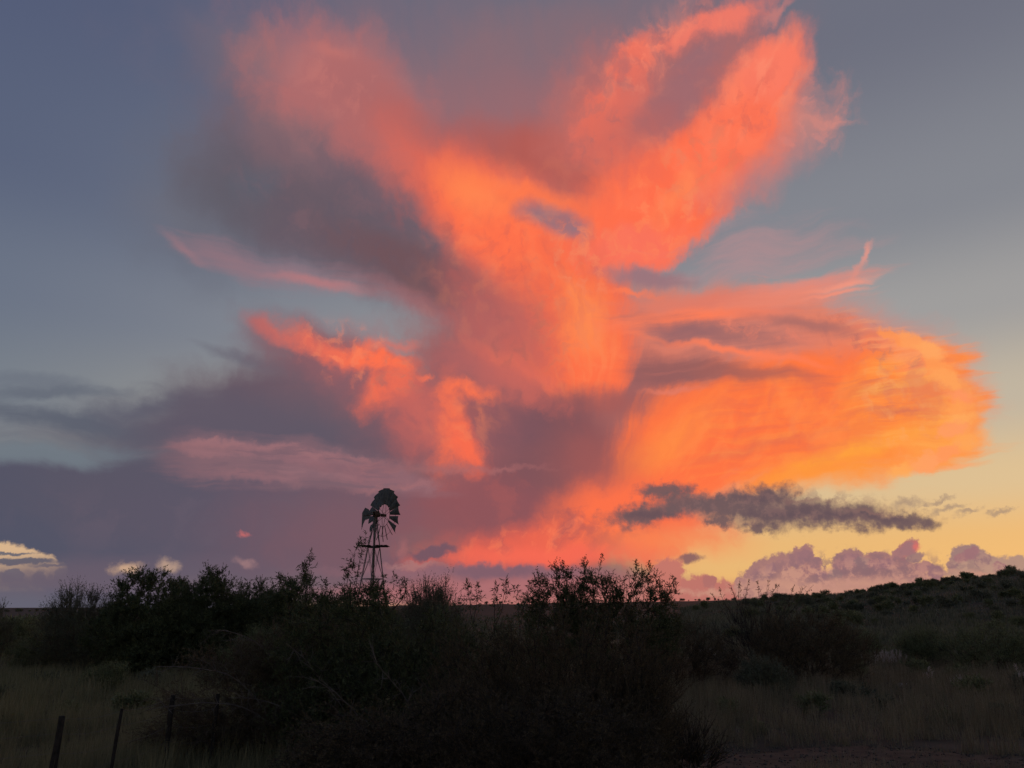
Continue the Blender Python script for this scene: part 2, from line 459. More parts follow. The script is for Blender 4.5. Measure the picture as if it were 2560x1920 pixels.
cloud(1930, 900, 90, 9, -3, (200, 118, 90), 0.5, 0.0, 'm', 'l', 0.8)
streaks(1720, 930, 420, 150, 8, (255, 146, 70), 0.35, 'k', 0.3)
streaks(1700, 950, 430, 150, 6, (255, 142, 74), 0.4, 't', 0.2)
streaks(1760, 880, 380, 130, 0, (232, 112, 80), 0.35, 'u', 0.2)
streaks(1480, 985, 200, 130, 20, (255, 138, 74), 0.35, 'f', 0.2)
streaks(1740, 900, 400, 140, 5, (228, 108, 78), 0.3, 'K', 0.3)
streaks(1960, 880, 190, 150, 0, (255, 176, 86), 0.5, 'k', 0.4)
streaks(1980, 870, 180, 150, 0, (255, 172, 100), 0.5, 'u', 0.4)
streaks(1960, 850, 180, 120, -10, (206, 116, 90), 0.45, 'K', 0.3)
streaks(1960, 840, 180, 110, -10, (212, 122, 100), 0.45, 't', 0.3)
streaks(1880, 755, 190, 70, -18, (182, 110, 100), 0.6, 'u', 0.4)
streaks(1920, 745, 180, 60, -20, (255, 156, 104), 0.6, 'k', 0.4)
RIM = [(1950, 728), (1992, 736), (2030, 760), (2058, 792), (2078, 824), (2100, 858), (2088, 884), (2094, 908), (2084, 930), (2106, 955), (2064, 978), (2020, 998), (1970, 1012)]
for i, (x, y) in enumerate(RIM):
    cloud(x - 26, y, 36, 15 + (i * 5) % 7, -34 + 5 * i, (255, 150 + (i * 9) % 22, 84 + (i * 7) % 20), 0.85, 0.35, 'p', 'u', 0.7)
streaks(1700, 920, 420, 160, 6, (255, 150, 84), 0.25, 'v', 0.3)
streaks(1720, 900, 420, 160, 6, (228, 108, 78), 0.25, 'V', 0.3)
# mauve lenses in the shade of the wing
cloud(1530, 726, 190, 34, -8, (160, 106, 104), 0.85, 0.1, 's', 'k', 0.8)
cloud(1470, 722, 80, 22, -8, (144, 100, 105), 0.6, 0.0, 's', 'k', 0.7)
streaks(1640, 716, 200, 44, -8, (238, 130, 104), 0.6, 'u', 0.3)
cloud(1740, 715, 130, 18, -10, (166, 108, 104), 0.8, 0.1, 's', 'l', 0.9)
cloud(1470, 802, 130, 40, -7, (146, 94, 94), 0.92, 0.2, 's', 'k', 0.5)
streaks(1440, 800, 110, 36, -4, (180, 106, 98), 0.5, 'k', 0.3)
cloud(1610, 815, 150, 20, -8, (164, 98, 90), 0.75, 0.05, 's', 'k', 0.6)
cloud(1300, 866, 130, 34, 0, (166, 94, 90), 0.9, 0.1, 's', 't', 0.5)
cloud(1455, 842, 60, 6, -4, (232, 126, 102), 0.7, 0.0, 's', 'l', 0.6)
cloud(1580, 768, 200, 9, -11, (255, 128, 90), 0.85, 0.1, 's', 'l', 0.5)
# --- plume of shade below the stem
cloud(1190, 960, 140, 120, -10, (126, 84, 90), 1.0, 0.45, 's', 't', 0.3)
cloud(1120, 925, 60, 50, 30, (118, 83, 92), 0.9, 0.2, 's')
cloud(1280, 1000, 110, 110, 0, (172, 92, 86), 0.6, 0.0, 's', 't', 0.4)
# --- tongue to the left
cloud(770, 850, 250, 100, -16, (110, 90, 101), 0.95, 0.4, 's', 't', 0.3)
cloud(960, 900, 190, 130, -10, (140, 90, 96), 0.8, 0.2, 's', 't', 0.4)
cloud(720, 790, 190, 66, -28, (122, 92, 102), 0.9, 0.2, 's', 't', 0.4)
cloud(780, 800, 190, 80, -18, (168, 98, 99), 0.6, 0.0, 's', 't', 0.5)
cloud(975, 900, 120, 130, 0, (172, 98, 97), 0.6, 0.0, 's', 't', 0.5)
cloud(590, 722, 62, 20, -38, (176, 102, 102), 0.9, 0.15, 's', 't', 0.4)
cloud(690, 756, 110, 30, -28, (232, 110, 90), 0.9, 0.05, 'm', 't', 0.8)
cloud(800, 778, 100, 36, -4, (252, 114, 80), 1.0, 0.25, 'm', 't', 0.8)
cloud(845, 738, 52, 14, 14, (206, 116, 106), 0.8, 0.1, 'm', 't', 0.8)
cloud(845, 850, 66, 44, 40, (250, 112, 80), 0.95, 0.05, 'm', 't', 0.9)
cloud(918, 808, 24, 9, 10, (255, 118, 84), 0.8, 0.2, 'm', 't', 0.6)
cloud(970, 905, 42, 100, -8, (252, 115, 78), 0.98, 0.1, 'm', 't', 1.0)
cloud(1020, 846, 70, 24, -12, (254, 117, 80), 0.95, 0.2, 'm', 't', 0.9)
cloud(1010, 975, 60, 44, -40, (252, 110, 78), 0.95, 0.2, 'm', 't', 0.8)
cloud(900, 930, 60, 70, 10, (196, 100, 92), 0.55, 0.0, 'm', 't', 0.8)
cloud(1030, 897, 28, 22, 0, (156, 92, 92), 0.7, 0.0, 's', 't', 0.5)
streaks(780, 790, 200, 90, -20, (255, 138, 98), 0.5, 'u', 0.4)
streaks(860, 830, 260, 130, -25, (170, 94, 94), 0.45, 'V', 0.4)
streaks(900, 860, 210, 130, -20, (146, 92, 97), 0.45, 'u', 0.2)
streaks(1000, 910, 120, 120, 0, (255, 138, 92), 0.35, 'v', 0.2)
cloud(1090, 815, 120, 40, -28, (214, 106, 92), 0.75, 0.0, 's', 'u', 0.8)
cloud(1000, 780, 110, 40, -30, (170, 98, 98), 0.7, 0.0, 's', 'u', 0.7)
cloud(905, 880, 90, 70, -30, (206, 104, 94), 0.6, 0.0, 's', 'u', 0.8)
# --- low red haze near the horizon
cloud(1250, 1170, 300, 50, 6, (236, 102, 80), 0.95, 0.1, 's', 't', 0.7)
cloud(1370, 1110, 190, 100, 5, (253, 114, 74), 0.98, 0.3, 's', 't', 0.4)
streaks(1230, 1150, 260, 80, 5, (170, 88, 86), 0.5, 't', 0.3)
streaks(1200, 1170, 260, 70, 10, (255, 126, 88), 0.6, 'u', 0.3)
cloud(1180, 1205, 260, 26, 2, (246, 106, 84), 0.9, 0.1, 's', 't', 0.6)
cloud(1450, 1170, 160, 40, 0, (250, 140, 86), 0.6, 0.0, 's')
# --- pale rose cloud above the wind pump
cloud(600, 1008, 250, 58, -5, (134, 101, 109), 0.9, 0.45, 's', 'k', 0.6)
cloud(480, 968, 110, 20, 0, (146, 106, 112), 0.85, 0.5, 'p', 'k', 0.5)
cloud(640, 982, 150, 22, -8, (142, 104, 112), 0.85, 0.5, 'p', 'k', 0.5)
cloud(790, 1016, 130, 22, -12, (146, 104, 111), 0.85, 0.5, 'p', 'k', 0.5)
cloud(880, 1046, 80, 12, -4, (152, 106, 112), 0.8, 0.4, 'p', 'k', 0.5)
cloud(810, 1032, 170, 30, -10, (146, 103, 110), 0.9, 0.3, 's', 'k', 0.5)
cloud(470, 960, 90, 9, -2, (156, 110, 114), 0.6, 0.1, 'p', 'l', 0.7)
cloud(640, 975, 170, 9, -10, (160, 113, 117), 0.55, 0.0, 'p', 'l', 1.0)
cloud(540, 1030, 130, 12, -4, (154, 108, 114), 0.5, 0.0, 'p', 'l', 1.0)
cloud(720, 1045, 160, 12, -4, (136, 101, 109), 0.7, 0.0, 'p', 'l', 0.9)
cloud(860, 1050, 90, 8, 6, (166, 110, 112), 0.7, 0.0, 'p', 'l', 0.6)
cloud(900, 1010, 120, 14, 0, (160, 104, 106), 0.6, 0.0, 'p', 'l', 1.0)
cloud(1060, 1012, 140, 7, 1, (170, 106, 106), 0.6, 0.0, 'p', 'l', 0.9)
streaks(640, 1004, 330, 66, -7, (158, 113, 119), 0.45, 'k', 0.4)
streaks(640, 1004, 330, 66, -7, (120, 95, 106), 0.4, 'V', 0.4)
streaks(640, 1020, 330, 80, -5, (116, 93, 104), 0.6, 'K', 0.4)
streaks(1150, 1090, 280, 160, 0, (170, 92, 90), 0.4, 't', 0.2)
# --- small things low down
cloud(525, 1153, 12, 5, -10, (206, 108, 106), 0.7, 0.0, 'q', 'p', 1.4)
cloud(275, 1226, 34, 13, 4, (204, 166, 136), 0.9, 0.1, 'q', 'p', 1.0)
cloud(362, 1222, 26, 15, -10, (188, 156, 136), 0.85, 0.1, 'q', 'p', 0.9)
cloud(528, 1216, 28, 10, -16, (156, 120, 122), 0.8, 0.1, 'q', 'p', 0.8)
cloud(935, 1195, 56, 15, 12, (116, 86, 98), 0.95, 0.4, 'p', 'p', 0.5)
cloud(1000, 1236, 300, 17, 0, (142, 101, 110), 0.9, 0.2, 'p', 'l', 0.6)
cloud(1070, 1236, 110, 14, 0, (128, 94, 106), 0.9, 0.3, 'p', 'p', 0.5)
cloud(900, 1222, 70, 7, 0, (170, 120, 118), 0.7, 0.1, 'p', 'l', 0.6)
cloud(870, 1188, 12, 22, 0, (176, 108, 108), 0.5, 0.0, 'q', 'p', 0.8)
cloud(1000, 1275, 340, 22, 0, (176, 112, 114), 0.8, 0.2, 's', 'l', 0.4)
# --- dark bar of cloud over the sunset
DK = (112, 90, 92)
for x, y, rx, ry, a in [(1436, 1056, 58, 18, 0), (1395, 1108, 95, 26, 10), (1490, 1084, 75, 26, -4), (1560, 1090, 80, 22, 0), (1640, 1070, 85, 26, 2),
                        (1700, 1106, 115, 33, -4), (1844, 1112, 140, 27, -3), (1965, 1120, 66, 20, -4), (1630, 1132, 34, 14, 0), (1556, 1122, 40, 14, 0)]:
    cloud(x, y + 4, rx * 1.08, ry * 1.15, a, DK, 0.95, 0.3, 'p', 'p', 0.85)
for x, y, rx, ry in [(1400, 1112, 60, 12), (1690, 1112, 80, 16), (1850, 1118, 90, 10), (1640, 1070, 50, 12)]:
    cloud(x, y, rx, ry, 0, (97, 79, 87), 0.7, 0.0, 'p', 'p', 0.8)
for x, y, rx, ry in [(1500, 1070, 30, 6), (1740, 1085, 60, 5), (1880, 1108, 60, 4)]:
    cloud(x, y, rx, ry, 0, (140, 104, 98), 0.6, 0.0, 'p', 'p', 1.0)
for x, y, rx, ry, a in [(2050, 1100, 40, 8, 10), (2090, 1112, 30, 8, 20), (2165, 1108, 34, 7, 15), (2030, 1080, 40, 6, 15), (1960, 1082, 30, 14, 0)]:
    cloud(x, y, rx, ry, a, (166, 140, 120), 0.75, 0.1, 'p', 'p', 1.6)
cloud(1491, 1207, 29, 12, 4, (138, 98, 98), 0.95, 0.35, 'q', 'p', 0.7)
# --- heaped clouds along the horizon
cloud(1850, 1295, 520, 44, 3, (184, 134, 122), 0.95, 0.5, 'q', 'p', 0.8)
for x, y, rx, ry, a, c in [(1500, 1290, 120, 46, 0, (190, 116, 106)), (1534, 1256, 16, 14, 0, (176, 112, 106)), (1440, 1240, 40, 36, 0, (196, 118, 106)),
                           (1700, 1262, 120, 44, 4, (172, 124, 118)), (1660, 1226, 62, 24, 20, (166, 120, 116)), (1738, 1200, 26, 22, 40, (164, 118, 116)), (1752, 1232, 26, 26, 0, (170, 121, 116)),
                           (1895, 1252, 135, 50, 0, (172, 124, 118)), (1835, 1212, 42, 26, 10, (162, 118, 116)), (1900, 1214, 60, 24, 0, (166, 119, 116)), (1955, 1188, 30, 19, 30, (170, 114, 112)),
                           (2089, 1204, 46, 32, 0, (158, 124, 120)), (2130, 1240, 90, 40, 0, (170, 134, 122)), (2190, 1226, 60, 28, 0, (178, 142, 126))]:
    cloud(x, y, rx, ry, a, c, 0.98, 0.75, 'q', 'p', 0.8)
CONT = [(1600, 1246), (1634, 1230), (1664, 1216), (1694, 1206), (1722, 1196), (1742, 1187), (1760, 1206), (1774, 1232), (1803, 1226), (1820, 1206), (1842, 1196), (1864, 1202), (1890, 1208), (1918, 1202),
        (1940, 1182), (1960, 1172), (1978, 1190), (1998, 1213), (2022, 1226), (2056, 1206), (2074, 1192), (2098, 1183), (2120, 1198), (2160, 1212)]
for i, (x, y) in enumerate(CONT):
    cloud(x, y + 13, 15 + (i * 7) % 6, 14, 0, (166 - (i * 5) % 14, 120 - (i * 3) % 8, 117), 0.95, 0.7, 'q', 'p', 0.5)
streaks(1700, 1262, 150, 60, 5, (204, 150, 130), 0.75, 'p', 0.4, 'q')
streaks(1890, 1256, 190, 66, 0, (200, 146, 130), 0.7, 'p', 0.4, 'q')
streaks(2120, 1232, 110, 50, 0, (192, 150, 130), 0.65, 'p', 0.4, 'q')
streaks(1860, 1230, 300, 56, 0, (138, 106, 112), 0.6, 'P', 0.4, 'q')
streaks(1680, 1100, 360, 50, 0, (134, 102, 100), 0.5, 'p', 0.4, 'p')
cloud(1976, 1180, 10, 9, 0, (222, 112, 104), 0.8, 0.1, 'q', 'p', 0.6)
for x, y, rx, ry in [(1690, 1262, 90, 14), (1880, 1262, 110, 14), (1780, 1280, 120, 14), (2120, 1240, 70, 8), (1540, 1280, 60, 10)]:
    cloud(x, y, rx, ry, 0, (202, 148, 128), 0.8, 0.0, 'q', 'p', 2.2)
for x, y, rx, ry in [(1650, 1246, 30, 8), (1760, 1252, 30, 10), (1860, 1230, 40, 10), (1930, 1236, 40, 10)]:
    cloud(x, y, rx, ry, 0, (140, 106, 110), 0.75, 0.0, 'q', 'p', 2.0)
seal()
go = wn('NodeGroupOutput')
WT.links.new(SKY[0], go.inputs[0])
WW = world.node_tree
WW.nodes.clear()
gn = WW.nodes.new('ShaderNodeGroup')
gn.node_tree = WT
bg = WW.nodes.new('ShaderNodeBackground')
bg.inputs[1].default_value = 1.0
wo = WW.nodes.new('ShaderNodeOutputWorld')
WW.links.new(gn.outputs[0], bg.inputs[0])
WW.links.new(bg.outputs[0], wo.inputs[0])
# ------------------------------------------------------------------ helpers
def at(px, py, D):
    """the world point that a sight line of the photograph meets at ground distance D"""
    a, e = heading(px, py)
    a, e = math.radians(a), math.radians(e)
    return Vector((D * math.sin(a), D * math.cos(a), CAM_H + D * math.tan(e)))


def tag(o, label=None, cat=None, group=None, kind=None):
    for k, v in (('label', label), ('category', cat), ('group', group), ('kind', kind)):
        if v:
            o[k] = v
    return o


def mesh(name, verts, faces, material=None, smooth=False):
    me = bpy.data.meshes.new(name)
    if isinstance(verts, np.ndarray) and isinstance(faces, np.ndarray):
        n, k = faces.shape
        me.vertices.add(len(verts))
        me.vertices.foreach_set('co', verts.astype(np.float32).ravel())
        me.loops.add(n * k)
        me.loops.foreach_set('vertex_index', faces.astype(np.int32).ravel())
        me.polygons.add(n)
        me.polygons.foreach_set('loop_start', np.arange(0, n * k, k, dtype=np.int32))
        me.polygons.foreach_set('loop_total', np.full(n, k, dtype=np.int32))
        me.update(calc_edges=True)
    else:
        me.from_pydata([tuple(v) for v in verts], [], [tuple(f) for f in faces])
        me.update()
    if smooth:
        me.polygons.foreach_set('use_smooth', np.ones(len(me.polygons), dtype=bool))
    if material:
        me.materials.append(material)
    return me


def obj(name, me, parent=None):
    o = bpy.data.objects.new(name, me)
    COL.objects.link(o)
    if parent:
        o.parent = parent
    return o


def thing(name, loc, label, cat, group=None, rz=0.0):
    o = bpy.data.objects.new(name, None)
    o.empty_display_size = 0.2
    COL.objects.link(o)
    o.location = loc
    o.rotation_euler = (0, 0, rz)
    return tag(o, label, cat, group)


def lin(c):
    return tuple(c) + (1.0,)


def mat(name, c1, c2=None, rough=0.8, scale=3.0, trans=0.0, metal=0.0, bump=0.0, c3=None, detail=4.0, island=0.0):
    """procedural material: two or three tones broken up by noise in object space"""
    mt = bpy.data.materials.new(name)
    mt.use_nodes = True
    t = mt.node_tree
    b = t.nodes['Principled BSDF']
    b.inputs['Roughness'].default_value = rough
    b.inputs['Metallic'].default_value = metal
    b.inputs['Specular IOR Level'].default_value = 0.25
    tc = t.nodes.new('ShaderNodeTexCoord')
    nz = t.nodes.new('ShaderNodeTexNoise')
    nz.inputs['Scale'].default_value = scale
    nz.inputs['Detail'].default_value = detail
    t.links.new(tc.outputs['Object'], nz.inputs['Vector'])
    r = t.nodes.new('ShaderNodeValToRGB')
    r.color_ramp.elements[0].position = 0.32
    r.color_ramp.elements[0].color = lin(c1)
    r.color_ramp.elements[1].position = 0.68
    r.color_ramp.elements[1].color = lin(c2 or c1)
    if c3:
        e = r.color_ramp.elements.new(0.5)
        e.color = lin(c3)
    fac = nz.outputs['Fac']
    if island:      # each leaf or blade has its own tone
        gi = t.nodes.new('ShaderNodeNewGeometry')
        mi = t.nodes.new('ShaderNodeMix')
        mi.inputs[0].default_value = island
        t.links.new(fac, mi.inputs[2])
        t.links.new(gi.outputs['Random Per Island'], mi.inputs[3])
        fac = mi.outputs[0]
    t.links.new(fac, r.inputs[0])
    t.links.new(r.outputs[0], b.inputs['Base Color'])
    if bump:
        bp = t.nodes.new('ShaderNodeBump')
        bp.inputs['Strength'].default_value = bump
        bp.inputs['Distance'].default_value = 0.02
        t.links.new(nz.outputs['Fac'], bp.inputs['Height'])
        t.links.new(bp.outputs[0], b.inputs['Normal'])
    if trans:
        tl = t.nodes.new('ShaderNodeBsdfTranslucent')
        t.links.new(r.outputs[0], tl.inputs['Color'])
        mx = t.nodes.new('ShaderNodeMixShader')
        mx.inputs[0].default_value = trans
        t.links.new(b.outputs[0], mx.inputs[1])
        t.links.new(tl.outputs[0], mx.inputs[2])
        t.links.new(mx.outputs[0], t.nodes['Material Output'].inputs[0])
    return mt


M = {
    'leaf_karee': mat('karee_leaf', (0.053, 0.072, 0.032), (0.120, 0.141, 0.063), 0.65, 2.2, 0.25, island=0.6),
    'leaf_grey': mat('grey_green_leaf', (0.085, 0.098, 0.064), (0.160, 0.173, 0.109), 0.75, 2.0, 0.2, island=0.6),
    'leaf_thorn': mat('thorn_leaf', (0.066, 0.058, 0.030), (0.140, 0.116, 0.066), 0.75, 1.5, 0.2, island=0.5),
    'leaf_feather': mat('feathery_leaf', (0.075, 0.062, 0.034), (0.150, 0.118, 0.070), 0.8, 1.2, 0.2, island=0.5),
    'leaf_low': mat('low_scrub_leaf', (0.103, 0.126, 0.061), (0.216, 0.235, 0.114), 0.75, 1.6, 0.2, island=0.6),
    'bark': mat('grey_bark', (0.070, 0.055, 0.040), (0.165, 0.135, 0.102), 0.9, 14, bump=0.3),
    'bark_dark': mat('dark_bark', (0.030, 0.025, 0.021), (0.075, 0.062, 0.052), 0.9, 14, bump=0.3),
    'grass_l': mat('straw_grass', (0.158, 0.150, 0.078), (0.306, 0.278, 0.158), 0.85, 0.35, 0.2, c3=(0.215, 0.207, 0.106), island=0.42),
    'grass_r': mat('brown_veld_grass', (0.162, 0.133, 0.082), (0.324, 0.268, 0.179), 0.85, 0.3, 0.2, c3=(0.218, 0.198, 0.114), island=0.42),
    'scrub': mat('hill_scrub', (0.102, 0.112, 0.068), (0.221, 0.214, 0.143), 0.85, 0.25, 0.2, island=0.5),
    'twig': mat('bare_twig', (0.110, 0.095, 0.080), (0.200, 0.175, 0.150), 0.9, 9),
    'plume': mat('pale_plume', (0.364, 0.328, 0.292), (0.496, 0.452, 0.402), 0.9, 5, 0.3),
    'post': mat('weathered_post', (0.018, 0.015, 0.013), (0.044, 0.038, 0.032), 0.9, 18, bump=0.4),
    'wire': mat('galvanised_wire', (0.16, 0.15, 0.14), (0.24, 0.22, 0.20), 0.6, 8, metal=0.6),
    'steel': mat('galvanised_angle', (0.095, 0.095, 0.100), (0.180, 0.175, 0.170), 0.65, 6, metal=0.2),
    'blade': mat('zinc_sheet', (0.085, 0.090, 0.090), (0.150, 0.155, 0.152), 0.65, 5, metal=0.1),
    'rust': mat('rusty_iron', (0.070, 0.040, 0.028), (0.140, 0.090, 0.065), 0.85, 9),
    'plank': mat('old_plank', (0.060, 0.050, 0.042), (0.110, 0.094, 0.080), 0.9, 12, bump=0.3),
    'stone': mat('pale_stone', (0.42, 0.39, 0.36), (0.60, 0.57, 0.53), 0.9, 20, bump=0.3),
}


# ------------------------------------------------------------------ ground
def vnoise(x, y, seed=0):
    """smooth value noise on arrays"""
    xi, yi = np.floor(x).astype(np.int64), np.floor(y).astype(np.int64)
    fx, fy = x - xi, y - yi
    fx, fy = fx * fx * (3 - 2 * fx), fy * fy * (3 - 2 * fy)

    def h(a, b):
        k = (a * 374761393 + b * 668265263 + seed * 1442695041) & 0xFFFFFFFF
        k = ((k ^ (k >> 13)) * 1274126177) & 0xFFFFFFFF
        return ((k ^ (k >> 16)) & 0xFFFF) / 65535.0
    return (h(xi, yi) * (1 - fx) + h(xi + 1, yi) * fx) * (1 - fy) + (h(xi, yi + 1) * (1 - fx) + h(xi + 1, yi + 1) * fx) * fy


def smooth(a, b, x):
    t = np.clip((x - a) / (b - a), 0, 1)
    return t * t * (3 - 2 * t)


def tan_el(px, py):
    return math.tan(math.radians(heading(px, py)[1]))


RIDGE_AZ = [heading(p, r)[0] for p, r in ((0, 1529), (600, 1520), (1250, 1511), (1760, 1502), (2560, 1497))]
RIDGE_Z = [CAM_H + 700 * tan_el(p, r) for p, r in ((0, 1529), (600, 1520), (1250, 1511), (1760, 1502), (2560, 1497))]
HILL_AZ = [heading(p, r)[0] for p, r in ((1700, 1520), (1800, 1503), (2012, 1490), (2146, 1480), (2324, 1455), (2560, 1426))] + [48, 62, 80]
HILL_Z = [CAM_H + 150 * tan_el(p, r) for p, r in ((1700, 1520), (1800, 1503), (2012, 1490), (2146, 1480), (2324, 1455), (2560, 1426))] + [15.0, 15.0, 1.0]


def ground_z(x, y):
    x, y = np.asarray(x, float), np.asarray(y, float)
    r = np.hypot(x, y)
    azd = np.degrees(np.arctan2(x, y))
    z = (vnoise(x * 0.25 + 40, y * 0.25 + 40, 1) - 0.5) * 0.16 + (vnoise(x * 0.9 + 90, y * 0.9, 2) - 0.5) * 0.02
    far = np.interp(azd, RIDGE_AZ, RIDGE_Z)
    z = z + smooth(160, 700, r) * (far + 1.2 * (vnoise(azd * 1.4 + 200, r * 0.004, 3) - 0.5))
    return z


def hill_z(x, y):
    x, y = np.asarray(x, float), np.asarray(y, float)
    r = np.hypot(x, y)
    azd = np.degrees(np.arctan2(x, y))
    c = np.interp(azd, HILL_AZ, HILL_Z)
    up = smooth(42, 152, r) * 0.55 + np.clip((r - 42) / 110, 0, 1) * 0.45
    z = c * up * (1 - 0.9 * smooth(165, 420, r)) + (vnoise(x * 0.08 + 70, y * 0.08 + 70, 5) - 0.5) * 1.2 * smooth(50, 90, r) * (1 - smooth(120, 150, r))
    return z - 0.5 * (1 - smooth(42, 60, r)) - 0.25


def surf_z(x, y):
    return np.maximum(ground_z(x, y), hill_z(x, y)) if np.degrees(np.arctan2(x, y)) > HILL_AZ[0] and np.hypot(x, y) > 45 else ground_z(x, y)


def polar_sheet(name, azs, rs, zf, material):
    A, R = np.meshgrid(np.radians(azs), rs)
    X, Y = R * np.sin(A), R * np.cos(A)
    Z = zf(X, Y)
    V = np.stack([X, Y, Z], -1).reshape(-1, 3)
    n, k = len(rs), len(azs)
    i = np.arange((n - 1) * k).reshape(n - 1, k)[:, :-1].ravel()
    F = np.stack([i, i + 1, i + k + 1, i + k], 1)[:, ::-1]
    return obj(name, mesh(name, V, F, material, True))


def earth_mat():
    mt = mat('veld_earth', (0.034, 0.030, 0.021), (0.080, 0.067, 0.049), 0.95, 0.6, bump=0.5, c3=(0.052, 0.047, 0.032), detail=8)
    return mt


M['earth'] = earth_mat()
M['hill'] = mat('hill_scrub_earth', (0.030, 0.036, 0.022), (0.074, 0.074, 0.050), 0.95, 0.45, bump=0.8, c3=(0.046, 0.050, 0.031), detail=9)
M['track'] = mat('bare_earth', (0.042, 0.033, 0.022), (0.105, 0.080, 0.055), 0.95, 3.0, bump=0.6, detail=8)
azs = np.concatenate([np.arange(-180, -45, 5.0), np.arange(-45, 45, 0.5), np.arange(45, 180.1, 5.0)])
rs = np.concatenate([[0.01], np.geomspace(1.5, 9000, 150)])
tag(polar_sheet('ground', azs, rs, ground_z, M['earth']), 'dusky open veld ground running to the low horizon', None, None, 'structure')
tag(polar_sheet('hill', np.arange(HILL_AZ[0], 80.1, 0.5), np.concatenate([np.linspace(42, 170, 90), np.geomspace(175, 430, 30)]), hill_z, M['hill']), 'scrub covered hill rising to the right', None, None, 'structure')

# bare track crossing in front on the right
TRK = [(-1.0, 12.8, 1.2), (2.6, 13.7, 1.3), (4.6, 14.9, 1.35), (6.6, 15.2, 1.0), (8.6, 14.4, 0.8), (11.5, 12.6, 0.8), (18, 9.5, 0.8)]


def track_dist(x, y):
    d = np.full(np.shape(x), 99.0)
    for (x0, y0, w0), (x1, y1, w1) in zip(TRK[:-1], TRK[1:]):
        dx, dy = x1 - x0, y1 - y0
        t = np.clip(((x - x0) * dx + (y - y0) * dy) / (dx * dx + dy * dy), 0, 1)
        d = np.minimum(d, np.hypot(x - x0 - t * dx, y - y0 - t * dy) - (w0 + (w1 - w0) * t))
    return d


tp_ = np.array(TRK)
tt_ = np.linspace(0, len(TRK) - 1, 60)
path_ = np.stack([np.interp(tt_, range(len(TRK)), tp_[:, k]) for k in range(3)], 1)
for _ in range(3):
    path_[1:-1] = (path_[:-2] + 2 * path_[1:-1] + path_[2:]) / 4
tan_ = np.gradient(path_[:, :2], axis=0); tan_ /= np.linalg.norm(tan_, axis=1, keepdims=True)
tv_ = []
for (cx, cy, w), (dx, dy) in zip(path_, tan_):
    for q in range(7):
        s = (q / 3 - 1) * (w + 0.35 * (float(vnoise(np.array(cx * 1.3), np.array(cy * 1.3 + q), 9)) - 0.5))
        x, y = cx - dy * s, cy + dx * s
        tv_.append((x, y, float(ground_z(x, y)) + 0.05 - 0.09 * (abs(s) > 0.95 * w)))
row = len(tv_) // 7
tf_ = [(a * 7 + q, a * 7 + q + 7, a * 7 + q + 8, a * 7 + q + 1) for a in range(row - 1) for q in range(6)]
tag(obj('track', mesh('track', tv_, tf_, M['track'], True)), 'bare reddish earth track at the bottom right', None, None, 'structure')
# ------------------------------------------------------------------ plants
def norm(v):
    return v / np.maximum(np.linalg.norm(v, axis=-1, keepdims=True), 1e-9)


def tubes(P0, P1, R0, R1, sides=4):
    """tapered prisms between pairs of points"""
    n = len(P0)
    d = norm(P1 - P0)
    ref = np.where(np.abs(d[:, 2:3]) < 0.9, np.array([[0, 0, 1.0]]), np.array([[1.0, 0, 0]]))
    u = norm(np.cross(d, ref)); v = np.cross(d, u)
    ang = np.arange(sides) / sides * 2 * math.pi
    ring = u[:, None, :] * np.cos(ang)[None, :, None] + v[:, None, :] * np.sin(ang)[None, :, None]
    A = P0[:, None, :] + ring * R0[:, None, None]
    B = P1[:, None, :] + ring * R1[:, None, None]
    V = np.concatenate([A, B], 1).reshape(-1, 3)
    b = (np.arange(n) * 2 * sides)[:, None]
    k = np.arange(sides)[None, :]
    F = np.stack([b + k, b + (k + 1) % sides, b + sides + (k + 1) % sides, b + sides + k], -1).reshape(-1, 4)
    return V, F


def merge(parts):
    V, F, o = [], [], 0
    for v, f in parts:
        V.append(v); F.append(f + o); o += len(v)
    return np.concatenate(V), np.concatenate(F)


def leaf_quads(P, D, L, W, rng, flat=0.0):
    """pointed leaves at P pointing along D"""
    n = len(P)
    r = norm(rng.normal(size=(n, 3)) + np.array([0, 0, flat]))
    s = norm(np.cross(D, r))
    T = P + D * L[:, None]
    Mx = P + D * (L * 0.18)[:, None]
    V = np.stack([Mx + s * W[:, None], T, Mx - s * W[:, None]], 1).reshape(-1, 3)
    F = np.arange(n * 3).reshape(n, 3)
    return V, F


